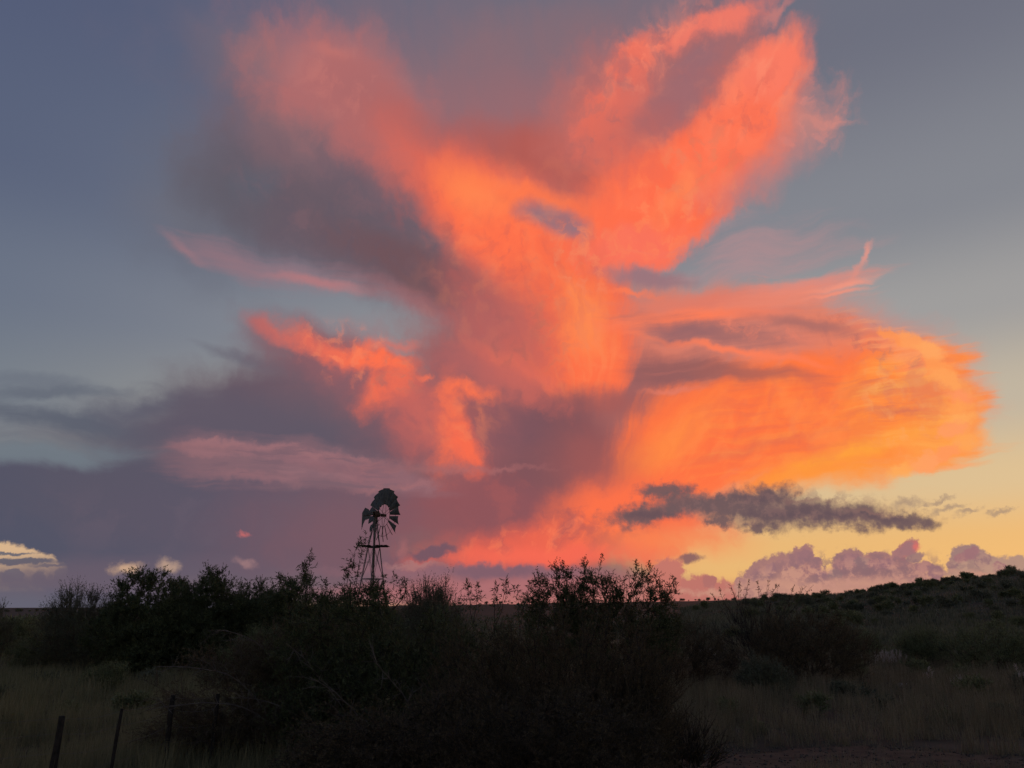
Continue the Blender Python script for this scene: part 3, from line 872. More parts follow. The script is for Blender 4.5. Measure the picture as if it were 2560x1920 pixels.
def make_plant(seed, lobes, n_nodes, roots, twigs=3, twig_len=0.35, leaf=(0.06, 0.011), per_twig=10, up=0.5, out=0.8, wild=0.7,
               droop=0.0, wood=0.010, shoots=(), shoot_leaf=None, w=0.35, inner=0.55, leaf_up=0.2, tip_r=0.003, twig_seg=2, spread=0.5, side_twigs=0, bent=False):
    """branch skeleton that fills the crown lobes, twigs on it, leaves on the twigs -> (wood V,F), (leaf V,F)"""
    rng = np.random.default_rng(seed)
    lob = np.array(lobes, float)
    vol = lob[:, 3] * lob[:, 4] * lob[:, 5]
    pick = rng.choice(len(lob), n_nodes, p=vol / vol.sum())
    dirs = norm(rng.normal(size=(n_nodes, 3)))
    rad = inner + (1 - inner) * rng.random(n_nodes) ** 0.6
    pts = lob[pick, :3] + dirs * rad[:, None] * lob[pick, 3:6]
    pts = pts[pts[:, 2] > 0.05]
    roots = np.array(roots, float)
    order = np.argsort(np.min(np.linalg.norm(pts[:, None] - roots[None], axis=2), axis=1))
    pts = pts[order]
    N = len(roots) + len(pts)
    P = np.zeros((N, 3)); P[:len(roots)] = roots
    par = np.full(N, -1); plen = np.zeros(N)
    for i in range(len(pts)):
        k = len(roots) + i
        d = np.linalg.norm(P[:k] - pts[i], axis=1)
        c = d + w * plen[:k] + 0.25 * np.maximum(P[:k, 2] - pts[i, 2], 0)
        j = int(np.argmin(c))
        P[k] = pts[i]; par[k] = j; plen[k] = plen[j] + d[j]
    R = np.full(N, wood * 0.28)
    acc = np.zeros(N)
    for k in range(N - 1, -1, -1):
        R[k] = max(R[k], acc[k] ** (1 / 2.4)) if acc[k] > 0 else R[k]
        if par[k] >= 0:
            acc[par[k]] += R[k] ** 2.4
    e = np.where(par >= 0)[0]
    p0, p1 = P[par[e]], P[e]
    L = np.linalg.norm(p1 - p0, axis=1)
    midp = (p0 + p1) / 2 + rng.normal(size=p0.shape) * (L * 0.09)[:, None] + np.array([0, 0, 1]) * (L * 0.06)[:, None]
    r1 = np.minimum(R[e], R[par[e]]); r0 = np.minimum(R[par[e]], r1 * 1.5)
    parts = [tubes(p0, midp, r0, (r0 + r1) / 2, 5), tubes(midp, p1, (r0 + r1) / 2, r1, 5)]
    # twigs
    cen = lob[:, :3].mean(0); cen[2] *= 0.6
    S = np.repeat(P[len(roots):], twigs, axis=0)
    if side_twigs:
        S = np.concatenate([S, np.repeat(midp, side_twigs, axis=0)])
    o = norm(S - cen)
    D = norm(o * out + np.array([0, 0, up]) + rng.normal(size=S.shape) * wild)
    TL = twig_len * (0.5 + rng.random(len(S)))
    mid_t = S + D * (TL * 0.5)[:, None]
    D2 = norm(D + rng.normal(size=S.shape) * 0.25 + np.array([0, 0, -droop]))
    tip = mid_t + D2 * (TL * 0.5)[:, None]
    n = len(S)
    if bent:
        parts += [tubes(S, mid_t, np.full(n, tip_r * 1.5), np.full(n, tip_r), 3), tubes(mid_t, tip, np.full(n, tip_r), np.full(n, tip_r * 0.4), 3)]
    else:           # twigs buried in leaves: one straight piece, every other one
        mid_t = (S + tip) / 2
        parts.append(tubes(S[::2], tip[::2], np.full(len(S[::2]), tip_r * 1.4), np.full(len(S[::2]), tip_r * 0.5), 3))
    # leaves
    lp = []
    if per_twig:
        t = np.tile(np.linspace(0.12, 1.0, per_twig), n) + rng.normal(size=n * per_twig) * 0.04
        t = np.clip(t, 0.02, 1.0)
        idx = np.repeat(np.arange(n), per_twig)
        a = np.where((t < 0.5)[:, None], S[idx] + (mid_t - S)[idx] * (t * 2)[:, None], mid_t[idx] + (tip - mid_t)[idx] * (t * 2 - 1)[:, None])
        dl = norm(np.where((t < 0.5)[:, None], D[idx], D2[idx]) * spread + rng.normal(size=a.shape) * 0.6 + np.array([0, 0, leaf_up]))
        k = (0.6 + 0.7 * rng.random(len(a)))
        lp.append(leaf_quads(a, dl, leaf[0] * k, leaf[1] * k, rng))
    # long leading shoots
    sl = shoot_leaf or leaf
    for tx, ty, tz in shoots:
        tgt = np.array([tx, ty, tz], float)
        j = int(np.argmin(np.linalg.norm(P - (tgt - [0, 0, 0.5]), axis=1) + 0.5 * np.maximum(P[:, 2] - tz + 0.2, 0)))
        s0 = P[j]
        nn = 12
        tt = np.linspace(0, 1, nn)[:, None]
        bow = rng.normal(size=3) * 0.06
        path = s0 + (tgt - s0) * tt + bow * np.sin(tt * math.pi) + np.cumsum(rng.normal(size=(nn, 3)) * 0.008, 0)
        rr = np.linspace(max(tip_r * 2.4, 0.006), tip_r * 0.6, nn)
        parts.append(tubes(path[:-1], path[1:], rr[:-1], rr[1:], 4))
        # side sprigs with leaves, thinning towards the base
        m_ = 16
        ti = 0.3 + 0.7 * rng.random(m_) ** 0.8
        b0 = s0 + (tgt - s0) * ti[:, None] + bow * np.sin(ti * math.pi)[:, None]
        dd = norm(norm(tgt - s0) * 0.6 + rng.normal(size=(m_, 3)) * 0.7)
        ln = (0.10 + 0.16 * rng.random(m_)) * (1.25 - ti)
        parts.append(tubes(b0, b0 + dd * ln[:, None], np.full(m_, tip_r), np.full(m_, tip_r * 0.5), 3))
        q = 7
        tq = np.tile(np.linspace(0.2, 1.05, q), m_)
        ii = np.repeat(np.arange(m_), q)
        a = b0[ii] + dd[ii] * (ln[ii] * tq)[:, None]
        dl = norm(dd[ii] * 0.7 + rng.normal(size=a.shape) * 0.6)
        k = 0.7 + 0.6 * rng.random(len(a))
        lp.append(leaf_quads(a, dl, sl[0] * k, sl[1] * k, rng))
        a = s0 + (tgt - s0) * np.linspace(0.35, 1.02, 26)[:, None]
        dl = norm(norm(tgt - s0) * 0.5 + rng.normal(size=a.shape) * 0.6)
        k = 0.7 + 0.6 * rng.random(len(a))
        lp.append(leaf_quads(a, dl, sl[0] * k, sl[1] * k, rng))
    return merge(parts), (merge(lp) if lp else None)


def plant(name, loc, label, cat, wood_vf, leaf_vf, wmat, lmat, group=None, wname='branches', lname='foliage'):
    t = thing(name, loc, label, cat, group)
    obj(wname, mesh(wname, wood_vf[0], wood_vf[1], wmat), t)
    if leaf_vf is not None:
        obj(lname, mesh(lname, leaf_vf[0], leaf_vf[1], lmat), t)
    return t


def site(px, D):
    p = at(px, 1519, D)
    p.z = float(surf_z(p.x, p.y))
    return p


def rel(base, px, py, D):
    """a sight line at distance D as an offset from a plant's base"""
    return tuple(at(px, py, D) - base)


STYLE = {
    'dense': dict(twigs=9, twig_len=0.34, leaf=(0.085, 0.018), per_twig=14, side_twigs=2, up=0.45, out=0.7, wild=0.8, wood=0.02, inner=0.45, w=0.4),
    'fine': dict(twigs=12, twig_len=0.55, leaf=(0.08, 0.009), per_twig=11, side_twigs=2, up=0.9, out=0.8, wild=0.5, wood=0.014, inner=0.4, w=0.45, tip_r=0.004, spread=1.0),
    'spiky': dict(bent=True, twigs=4, twig_len=0.65, leaf=(0.05, 0.009), per_twig=6, up=0.8, out=1.2, wild=0.4, wood=0.014, inner=0.5, w=0.5, tip_r=0.005, spread=0.8),
    'feather': dict(twigs=6, twig_len=0.34, leaf=(0.050, 0.005), per_twig=16, up=0.9, out=0.55, wild=0.5, wood=0.014, inner=0.35, w=0.45, spread=1.1, side_twigs=2),
    'thorn': dict(bent=True, twigs=6, twig_len=0.34, leaf=(0.046, 0.006), per_twig=14, up=0.15, out=0.9, wild=0.7, wood=0.016, inner=0.3, w=0.3, droop=0.35, spread=0.5, side_twigs=2),
    'willow': dict(twigs=5, twig_len=0.32, leaf=(0.075, 0.0085), per_twig=12, up=0.5, out=0.6, wild=0.8, wood=0.016, inner=0.35, w=0.4, side_twigs=1),
    'low': dict(twigs=9, twig_len=0.30, leaf=(0.085, 0.013), per_twig=9, up=0.9, out=0.6, wild=0.5, wood=0.012, inner=0.35, w=0.4, spread=1.0),
}


def lobe(base, px, D, w_px, top, bottom_z=0.0, depth=1.0, reach=0.0):
    """crown lobe centred on a sight line: width in picture units, top row, lower limit"""
    c = at(px, top, D)
    H = max(c.z - base.z - 0.75 * reach, bottom_z + 0.12)
    rx = max(w_px / FOC * D * 0.5 * 1.04 - 0.35 * reach, 0.08)
    rz = (H - bottom_z) / 2
    return (c.x - base.x, c.y - base.y, bottom_z + rz, rx, rx * depth, rz)


NPL = [0]


def bush(name, label, cat, px, D, w_px, top, style, lmat, wmat='bark', group=None, n=260, lobes=None, shoots=(), depth=0.9, bottom=0.05, shoot_leaf=None, trunk=1, **kw):
    NPL[0] += 1
    base = site(px, D)
    st = dict(STYLE[style]); st.update(kw)
    reach = st['twig_len']
    if lobes is None:
        rng = random.Random(px * 7 + top)
        H = at(px, top, D).z - base.z - 0.75 * reach
        wd = w_px / FOC * D - 0.5 * reach
        bz = bottom * H
        lobes = [lobe(base, px, D, w_px * 0.72, top, bz, depth, reach)]
        for k in range(4):
            a = k / 4 * 2 * math.pi + rng.random()
            hh = H * rng.uniform(0.62, 0.9)
            r = wd * rng.uniform(0.2, 0.28)
            lobes.append((math.cos(a) * wd * 0.27, math.sin(a) * wd * 0.27 * depth, bz + (hh - bz) * 0.5, r, r * depth, (hh - bz) * 0.5))
    else:
        lobes = [lobe(base, l[0], D + (l[4] if len(l) > 4 else 0), l[1], l[2], l[3], depth, reach) for l in lobes]
    roots = [(0.0, 0.0, 0.0)]
    rng = random.Random(px)
    for k in range(trunk - 1):
        l = lobes[k % len(lobes)]
        roots.append((l[0] * rng.uniform(0.3, 0.6), l[1] * rng.uniform(0.3, 0.6), 0.0))
    sh = [rel(base, sx, sy, D + sd) for sx, sy, sd in shoots]
    wv, lv = make_plant(px + 31 * top, lobes, n, roots, shoots=sh, shoot_leaf=shoot_leaf, **st)
    tree = cat == 'tree'
    return plant(name, base, label, cat, wv, lv, M[wmat], M[lmat], group, 'trunk' if tree else 'branches', 'crown' if tree else 'foliage')


# row of trees behind, left to right
TG = 'trees along the dry watercourse'
bush('tamarisk_tree', 'wispy grey tree at the left end of the tree row', 'tree', 212, 36, 185, 1443, 'fine', 'leaf_grey', 'bark', TG, 300)
bush('karee_tree', 'tall dark round tree, leftmost of the dense trees', 'tree', 385, 34, 250, 1412, 'dense', 'leaf_karee', 'bark_dark', TG, 520)
bush('karee_tree', 'dark tree with a ragged flat top, second of the dense trees', 'tree', 532, 35, 190, 1411, 'dense', 'leaf_karee', 'bark_dark', TG, 440)
bush('karee_tree', 'smaller dark tree dipping lower between two taller dense trees', 'tree', 645, 36, 165, 1438, 'dense', 'leaf_karee', 'bark_dark', TG, 360)
bush('karee_tree', 'dense dark tree left of the wind pump tower', 'tree', 765, 33, 230, 1420, 'dense', 'leaf_karee', 'bark_dark', TG, 480)
bush('karee_tree', 'dense dark tree hiding the foot of the wind pump', 'tree', 915, 31, 210, 1440, 'dense', 'leaf_karee', 'bark_dark', TG, 440)
bush('karee_tree', 'dense crown filling the gap right of the tall round tree', 'tree', 458, 37, 170, 1428, 'dense', 'leaf_karee', 'bark_dark', TG, 250)
bush('karee_tree', 'dense crown left of the tree that dips lower', 'tree', 592, 38, 140, 1436, 'dense', 'leaf_karee', 'bark_dark', TG, 220)
bush('karee_tree', 'dense crown right of the tree that dips lower', 'tree', 700, 37, 150, 1436, 'dense', 'leaf_karee', 'bark_dark', TG, 230)
bush('tamarisk_tree', 'fine twigged grey dome of a tree right of the wind pump', 'tree', 1085, 27, 215, 1420, 'fine', 'leaf_grey', 'bark', TG, 420)
bush('sweet_thorn_tree', 'airy three headed tree against the orange glow', 'tree', 1500, 25, 370, 1385, 'dense', 'leaf_karee', 'bark_dark', None, 760,
     lobes=[(1385, 150, 1402, 0.3), (1345, 100, 1436, 0.4), (1485, 130, 1386, 0.6), (1535, 100, 1418, 0.3), (1605, 130, 1402, 0.5), (1668, 60, 1432, 1.0), (1640, 100, 1446, 0.4), (1450, 140, 1446, 0.3)],
     twig_len=0.27, leaf=(0.052, 0.013), twigs=9, per_twig=14, side_twigs=1, trunk=5, inner=0.4, shoots=[(1466, 1388, 0), (1505, 1384, 0), (1408, 1402, 0), (1590, 1400, 0), (1622, 1402, 0), (1682, 1440, 0)], shoot_leaf=(0.05, 0.011), depth=0.8)
bush('feathery_tree', 'small feathery tree cut by the left edge of the picture', 'tree', 4, 48, 70, 1496, 'fine', 'leaf_grey', 'bark', None, 90)
bush('sapling', 'tiny lone sapling on the skyline near the left edge', 'tree', 106, 60, 24, 1511, 'fine', 'leaf_grey', 'bark', None, 26)

# scrub on the left
LG = 'low shrubs on the left'
bush('low_shrub', 'broad grey green shrub standing alone in the left field', 'shrub', 122, 38, 140, 1568, 'low', 'leaf_low', 'bark', LG, 300)
bush('low_shrub', 'rounded green shrub behind the lone shrub, under the wispy tree', 'shrub', 262, 42, 180, 1547, 'low', 'leaf_low', 'bark', LG, 300)
bush('low_shrub', 'rounded green shrub at the foot of the tall round tree', 'shrub', 385, 39, 170, 1552, 'low', 'leaf_low', 'bark', LG, 300)
bush('low_shrub', 'wide low shrub at the left edge below the skyline', 'shrub', 45, 52, 190, 1540, 'low', 'leaf_low', 'bark', LG, 240)
bush('low_shrub', 'dark small shrub in the straw grass nearest the fence', 'shrub', 285, 28, 90, 1655, 'low', 'leaf_low', 'bark', LG, 160)
bush('low_shrub', 'green shrub below the ragged flat topped tree', 'shrub', 530, 35, 190, 1552, 'low', 'leaf_low', 'bark', LG, 280)
bush('low_shrub', 'shrub half hidden behind the thorn bush', 'shrub', 660, 31, 200, 1560, 'low', 'leaf_low', 'bark', LG, 260)
bush('low_shrub', 'pale scrubby shrub with upright tips beside the rounded shrubs', 'shrub', 340, 36, 60, 1590, 'low', 'leaf_grey', 'bark', LG, 110)
bush('low_shrub', 'pale low shrub right of the one with upright tips', 'shrub', 420, 37, 80, 1595, 'low', 'leaf_grey', 'bark', LG, 120)

# scrub on the right
RG = 'shrubs on the right'
bush('large_shrub', 'largest dark bushy shrub in the right middle ground', 'shrub', 2010, 29.5, 350, 1518, 'feather', 'leaf_feather', 'bark_dark', RG, 640, twig_len=0.42, leaf=(0.08, 0.009), per_twig=11, side_twigs=0)
bush('bare_topped_shrub', 'shrub with thin bare twigs fanning against the pink clouds', 'shrub', 1890, 31, 240, 1490, 'spiky', 'leaf_feather', 'bark_dark', RG, 240,
     shoots=[(x, y, 0) for x, y in ((1778, 1484), (1800, 1470), (1826, 1462), (1850, 1455), (1872, 1449), (1894, 1456), (1922, 1452), (1948, 1462), (1985, 1466), (2012, 1468), (2032, 1466))], shoot_leaf=(0.045, 0.010))
bush('large_shrub', 'dark shrub between the three headed tree and the bare topped shrub', 'shrub', 1690, 28, 300, 1536, 'feather', 'leaf_feather', 'bark_dark', RG, 420, twig_len=0.42, leaf=(0.08, 0.009), per_twig=10, side_twigs=0)
bush('grey_shrub', 'small grey green shrub with upright tips in front of the largest shrub', 'shrub', 1900, 25.5, 150, 1642, 'low', 'leaf_grey', 'bark', RG, 200)
bush('large_shrub', 'compact dark shrub right of the pale plume grass', 'shrub', 2298, 40, 140, 1560, 'feather', 'leaf_low', 'bark_dark', RG, 300, twig_len=0.42, leaf=(0.10, 0.012), per_twig=9, side_twigs=0)
bush('large_shrub', 'wide dark shrub at the right edge below the hill', 'shrub', 2470, 38, 250, 1550, 'feather', 'leaf_low', 'bark_dark', RG, 420, twig_len=0.42, leaf=(0.10, 0.012), per_twig=9, side_twigs=0)
bush('large_shrub', 'rounded shrub behind the pale plume grass', 'shrub', 2150, 42, 120, 1570, 'feather', 'leaf_low', 'bark_dark', RG, 220, twig_len=0.42, leaf=(0.10, 0.012), per_twig=9, side_twigs=0)

# the big dark thicket close by
bush('thorn_bush', 'sprawling thorn bush with arching bare branches behind the fence', 'shrub', 680, 15, 560, 1520, 'thorn', 'leaf_thorn', 'bark', None, 820,
     lobes=[(740, 260, 1525, 0.2), (820, 240, 1500, 0.1), (640, 220, 1575, 1.1), (560, 250, 1610, 1.55), (500, 240, 1660, 1.15), (450, 190, 1700, 0.85), (470, 220, 1760, 0.35), (600, 300, 1700, 0.3), (700, 320, 1690, 0.0)], trunk=6, depth=0.6, w=0.2)
bush('willow_leaved_bush', 'tall dark bush with narrow leaves and loose shoots before the wind pump', 'shrub', 930, 14, 560, 1470, 'willow', 'leaf_karee', 'bark_dark', None, 1000,
     lobes=[(780, 190, 1455, 0.2), (890, 170, 1465, 0.2), (985, 140, 1475, 0.2), (1120, 220, 1490, 0.1), (1240, 160, 1490, 0.2), (960, 420, 1560, 0.0)],
     shoots=[(778, 1380, 0), (762, 1410, 0.1), (915, 1333, 0), (903, 1352, 0.1), (880, 1404, 0), (862, 1420, 0), (985, 1424, 0), (960, 1440, 0.2), (1010, 1446, 0), (1265, 1446, 0), (1290, 1466, 0.2), (1240, 1462, 0), (1195, 1462, 0), (1170, 1452, 0.2), (1325, 1462, 0.3), (700, 1440, 0)],
     trunk=6, depth=0.7, shoot_leaf=(0.075, 0.008))
bush('feathery_bush', 'feathery dark bush with upright plumes at the centre', 'shrub', 1420, 12.6, 560, 1520, 'feather', 'leaf_feather', 'bark_dark', None, 1050,
     lobes=[(1300, 260, 1530, 0.1), (1430, 240, 1512, 0.1), (1560, 260, 1520, 0.1), (1620, 190, 1580, 0.0), (1200, 260, 1540, 0.0), (1420, 520, 1640, 0.0)],
     shoots=[(x, y, d) for x, y, d in ((1422, 1492, 0), (1444, 1482, 0.2), (1480, 1504, 0), (1512, 1512, 0.2), (1526, 1500, 0), (1578, 1508, 0), (1400, 1502, 0.3), (1348, 1514, 0))], shoot_leaf=(0.05, 0.005), trunk=6, depth=0.7)
bush('undergrowth_bush', 'low twiggy undergrowth at the foot of the thicket', 'shrub', 1180, 11.2, 760, 1690, 'thorn', 'leaf_feather', 'bark_dark', None, 620,
     lobes=[(900, 360, 1720, 0.0), (1150, 420, 1680, 0.0), (1400, 400, 1700, 0.0), (1570, 220, 1760, 0.0)], trunk=6, depth=0.6)
bush('twiggy_bush', 'thin twiggy bush beside the earth track', 'shrub', 1700, 13.6, 170, 1765, 'spiky', 'leaf_thorn', 'bark_dark', None, 130, twig_len=0.4)


# dead branches arching out of the thorn bush
db = np.random.default_rng(9)
for px0, py0, px1, py1, D in ((640, 1700, 395, 1672, 14.2), (660, 1760, 372, 1768, 14.0), (700, 1640, 520, 1588, 14.4), (760, 1800, 560, 1742, 13.6), (820, 1760, 700, 1610, 13.4), (900, 1840, 770, 1700, 12.6), (1010, 1830, 930, 1650, 12.2)):
    a, b_ = np.array(at(px0, py0, D + 0.5)), np.array(at(px1, py1, D))
    base = Vector((a[0], a[1], float(ground_z(a[0], a[1]))))
    t = thing('dead_branch', base, 'bare grey branch arching out of the thicket ' + ('low towards the fence' if px1 < 420 else 'high on its left side' if py1 < 1650 else 'midway up its left side' if px1 < 600 else 'near its foot'), 'branch', 'bare branches of the thicket')
    root = np.array([a[0] + 0.5, a[1] + 0.3, base.z])
    tt = np.linspace(0, 1, 14)[:, None]
    path = (1 - tt) ** 2 * root + 2 * tt * (1 - tt) * (a + [0.1, 0, 0.35]) + tt ** 2 * b_ + np.cumsum(db.normal(size=(14, 3)) * 0.012, 0)
    rr = np.linspace(0.017, 0.004, 14)
    segs = [tubes(path[:-1], path[1:], rr[:-1], rr[1:], 5)]
    for k in range(4, 13):
        for _ in range(2):
            d = norm(norm(path[k] - path[k - 1]) * 0.7 + db.normal(size=3) * 0.55)
            l = db.uniform(0.18, 0.5)
            m1 = path[k] + d * l * 0.5
            e1 = m1 + norm(d + db.normal(size=3) * 0.3 + [0, 0, -0.25]) * l * 0.5
            segs.append(tubes(np.array([path[k], m1]), np.array([m1, e1]), np.array([0.0055, 0.004]), np.array([0.004, 0.002]), 3))
            for _ in range(2):
                e2 = m1 + norm(d + db.normal(size=3) * 0.8) * l * 0.35
                segs.append(tubes(np.array([m1]), np.array([e2]), np.array([0.003]), np.array([0.0015]), 3))
    v = [(s_[0] - np.array(base), s_[1]) for s_ in segs if s_[1].shape[1] == 4]
    v, f = merge(v)
    obj('limb', mesh('limb', v, f, M['twig']), t)
# ------------------------------------------------------------------ wind pump
def bars(segs, r, sides=4, r1=None):
    P0 = np.array([s[0] for s in segs], float); P1 = np.array([s[1] for s in segs], float)
    return tubes(P0, P1, np.full(len(segs), r), np.full(len(segs), r if r1 is None else r1), sides)


def bar_obj(name, segs, r, material, parent, sides=4, r1=None):
    v, f = bars(segs, r, sides, r1)
    return obj(name, mesh(name, v, f, material), parent)


def plate(pts, th, axis):
    """thin sheet of real thickness from an outline in 3D"""
    a = np.array(axis, float) * th / 2
    n = len(pts)
    V = [tuple(np.array(p) + a) for p in pts] + [tuple(np.array(p) - a) for p in pts]
    F = [tuple(range(n)), tuple(range(2 * n - 1, n - 1, -1))] + [(i, n + i, n + (i + 1) % n, (i + 1) % n) for i in range(n)]
    return V, F


PD = 42.0
hub_w = at(957, 1287, PD)
top_w = at(938.5, 1297, PD)
foot = Vector((top_w.x, top_w.y, 0)); foot.z = float(surf_z(foot.x, foot.y)) - 0.05
pump = thing('wind_pump', foot, 'old steel wind pump with half its lower blades missing', 'windmill')
APEX = top_w.z - foot.z                      # top of the tower above its foot
AX = np.array([0.74, 0.67, 0.0])             # the wheel faces away to the right
E1, E2 = np.array([0, 0, 1.0]), np.array([0.67, -0.74, 0.0])


def corner(k, z):
    d = 0.07 + 0.155 * (APEX - z)
    a = math.radians(4 + 90 * k)
    return np.array([math.cos(a) * d, math.sin(a) * d, z])


for k in range(4):
    bar_obj('leg', [(corner(k, 0), corner(k, APEX * 0.5)), (corner(k, APEX * 0.5), corner(k, APEX))], 0.028, M['steel'], pump)
LV = [APEX * f for f in (0.10, 0.33, 0.565, 0.79)]
for z in LV:
    for k in range(4):
        bar_obj('girt', [(corner(k, z), corner((k + 1) % 4, z))], 0.024, M['steel'], pump)
for z0, z1 in zip(LV, LV[1:] + [APEX * 0.98]):
    for k in range(4):
        bar_obj('brace', [(corner(k, z0), corner((k + 1) % 4, z1))], 0.011, M['steel'], pump, 3)
        bar_obj('brace', [(corner((k + 1) % 4, z0), corner(k, z1))], 0.011, M['steel'], pump, 3)
bar_obj('pump_rod', [((0, 0, 0.2), (0, 0, APEX + 0.1))], 0.020, M['rust'], pump, 5)
# ladder up the left leg
lad = [(corner(2, z) + np.array([-0.02, -0.16, 0]), corner(2, z) + np.array([-0.02, 0.16, 0])) for z in np.arange(0.5, APEX - 0.9, 0.30)]
lo, hi = corner(2, 0.3), corner(2, APEX - 0.9)
bar_obj('ladder', lad + [(lo + [-0.02, -0.16, 0], hi + [-0.02, -0.16, 0]), (lo + [-0.02, 0.16, 0], hi + [-0.02, 0.16, 0])], 0.012, M['steel'], pump, 3)
# platform of planks with bearers
PZ = APEX - 1.42
deck = bar_obj('platform', [((-0.70, -0.30, PZ - 0.03), (0.70, -0.22, PZ - 0.03)), ((-0.70, 0.22, PZ - 0.03), (0.70, 0.30, PZ - 0.03))], 0.022, M['plank'], pump)
for k in range(7):
    x = -0.66 + k * 0.22
    if k == 3:
        continue
    V, F = plate([(x - 0.085, -0.55, PZ), (x + 0.085, -0.55, PZ + 0.01), (x + 0.085, 0.55, PZ), (x - 0.085, 0.55, PZ + 0.01)], 0.024, (0, 0, 1))
    obj('plank', mesh('plank', V, F, M['plank']), deck)
# gearbox, axle and stub
HB = np.array(hub_w - foot)
HB = np.array([0, 0, APEX + (HB[2] - APEX)]) + AX * ((hub_w.x - top_w.x) / AX[0])
axle0 = HB - AX * 0.62
gv = [tubes(np.array([[0, 0, APEX - 0.25]]), np.array([[0, 0, HB[2] + 0.05]]), np.array([0.07]), np.array([0.06]), 8),
      tubes(np.array([axle0 + AX * 0.02]), np.array([axle0 + AX * 0.36]), np.array([0.13]), np.array([0.12]), 8),
      tubes(np.array([axle0 + [0, 0, 0.08]]), np.array([axle0 + AX * 0.30 + [0, 0, 0.16]]), np.array([0.09]), np.array([0.08]), 6),
      tubes(np.array([axle0 + AX * 0.3]), np.array([HB + AX * 0.12]), np.array([0.04]), np.array([0.04]), 8)]
v, f = merge(gv)
obj('gearbox', mesh('gearbox', v, f, M['rust']), pump)
# wheel: hub, spokes, two rims; each blade a sheet of its own
WR = 65.0 / FOC * PD * 1.02 / math.cos(math.radians(6.5))


def wp(th, r, a=0.0):
    t = math.radians(th)
    return HB + (E1 * math.cos(t) + E2 * math.sin(t)) * r + AX * a


ringv = []
for rr, aa, rad in ((0.41, 0.0, 0.012), (0.76, 0.03, 0.010)):
    pts = np.array([wp(q, WR * rr, aa) for q in range(0, 360, 10)])
    if rr > 0.5:   # the outer rim is broken away below the missing blades on one side
        keep = [q for q in range(36)]
    else:
        keep = list(range(36))
    a_ = pts[keep]; b_ = pts[[(q + 1) % 36 for q in keep]]
    ringv.append(tubes(a_, b_, np.full(len(keep), rad), np.full(len(keep), rad), 4))
sp = []
for q in range(6):
    th = 5 + q * 60
    for off, a0 in ((-5, -0.10), (5, 0.12)):
        sp.append((wp(th, 0.05, a0), wp(th + off * 0.6, WR * 0.78, 0.02)))
ringv.append(bars(sp, 0.011, 4))
ringv.append(tubes(np.array([HB - AX * 0.14]), np.array([HB + AX * 0.14]), np.array([0.085]), np.array([0.07]), 8))
v, f = merge(ringv)
wheel = obj('wheel', mesh('wheel', v, f, M['rust']), pump)
prng = random.Random(4)
for q in range(18):
    th = 5 + q * 20
    if 135 < th < 235:
        # only the stay of a lost blade is left, some of them bent
        bend = prng.uniform(-5, 5)
        bar_obj('blade_stay', [(wp(th, WR * 0.41), wp(th + bend * 0.4, WR * 0.75, 0.04)), (wp(th + bend * 0.4, WR * 0.75, 0.04), wp(th + bend, WR * prng.uniform(0.92, 1.0), 0.06))], 0.020, M['rust'], wheel)
        continue
    rows_ = []
    n_r, n_c = 4, 5
    for i in range(n_r):
        r = WR * (0.40 + 0.60 * i / (n_r - 1))
        hw = 0.070 + (0.232 - 0.070) * (i / (n_r - 1)) ** 0.9
        pitch = math.radians(21 - 5 * i / (n_r - 1))
        for j in range(n_c):
            s = (j / (n_c - 1) * 2 - 1)
            t_ = math.radians(th)
            tang = -E1 * math.sin(t_) + E2 * math.cos(t_)
            c = wp(th, r) + tang * (hw * s * math.cos(pitch)) + AX * (hw * s * math.sin(pitch) + 0.05 * hw * 4 * (s * s - 0.4))
            rows_.append(c)
    V = np.array(rows_)
    V2 = V + AX * 0.004
    F = []
    for i in range(n_r - 1):
        for j in range(n_c - 1):
            a = i * n_c + j
            F.append((a, a + 1, a + n_c + 1, a + n_c))
            b = a + n_r * n_c
            F.append((b, b + n_c, b + n_c + 1, b + 1))
    obj('blade', mesh('blade', np.concatenate([V, V2]), np.array(F), M['blade'], True), wheel)
# tail arm folded alongside the wheel, with its vane
T0 = axle0 + AX * 0.05
TD = -E2
bar_obj('tail_arm', [(T0, T0 + TD * 1.1 + [0, 0, 0.02])], 0.028, M['rust'], pump)
bar_obj('tail_arm', [(T0 + [0, 0, 0.18], T0 + TD * 0.8 + [0, 0, 0.05])], 0.015, M['rust'], pump)
vane = [T0 + TD * s + np.array([0, 0, z]) for s, z in ((0.40, 0.14), (0.62, 0.34), (0.98, 0.46), (1.26, 0.20), (1.24, -0.72), (1.10, -0.42), (0.92, -0.22), (0.40, -0.16))]
V, F = plate(vane, 0.006, AX)
obj('tail_vane', mesh('tail_vane', V, F, M['blade']), pump)

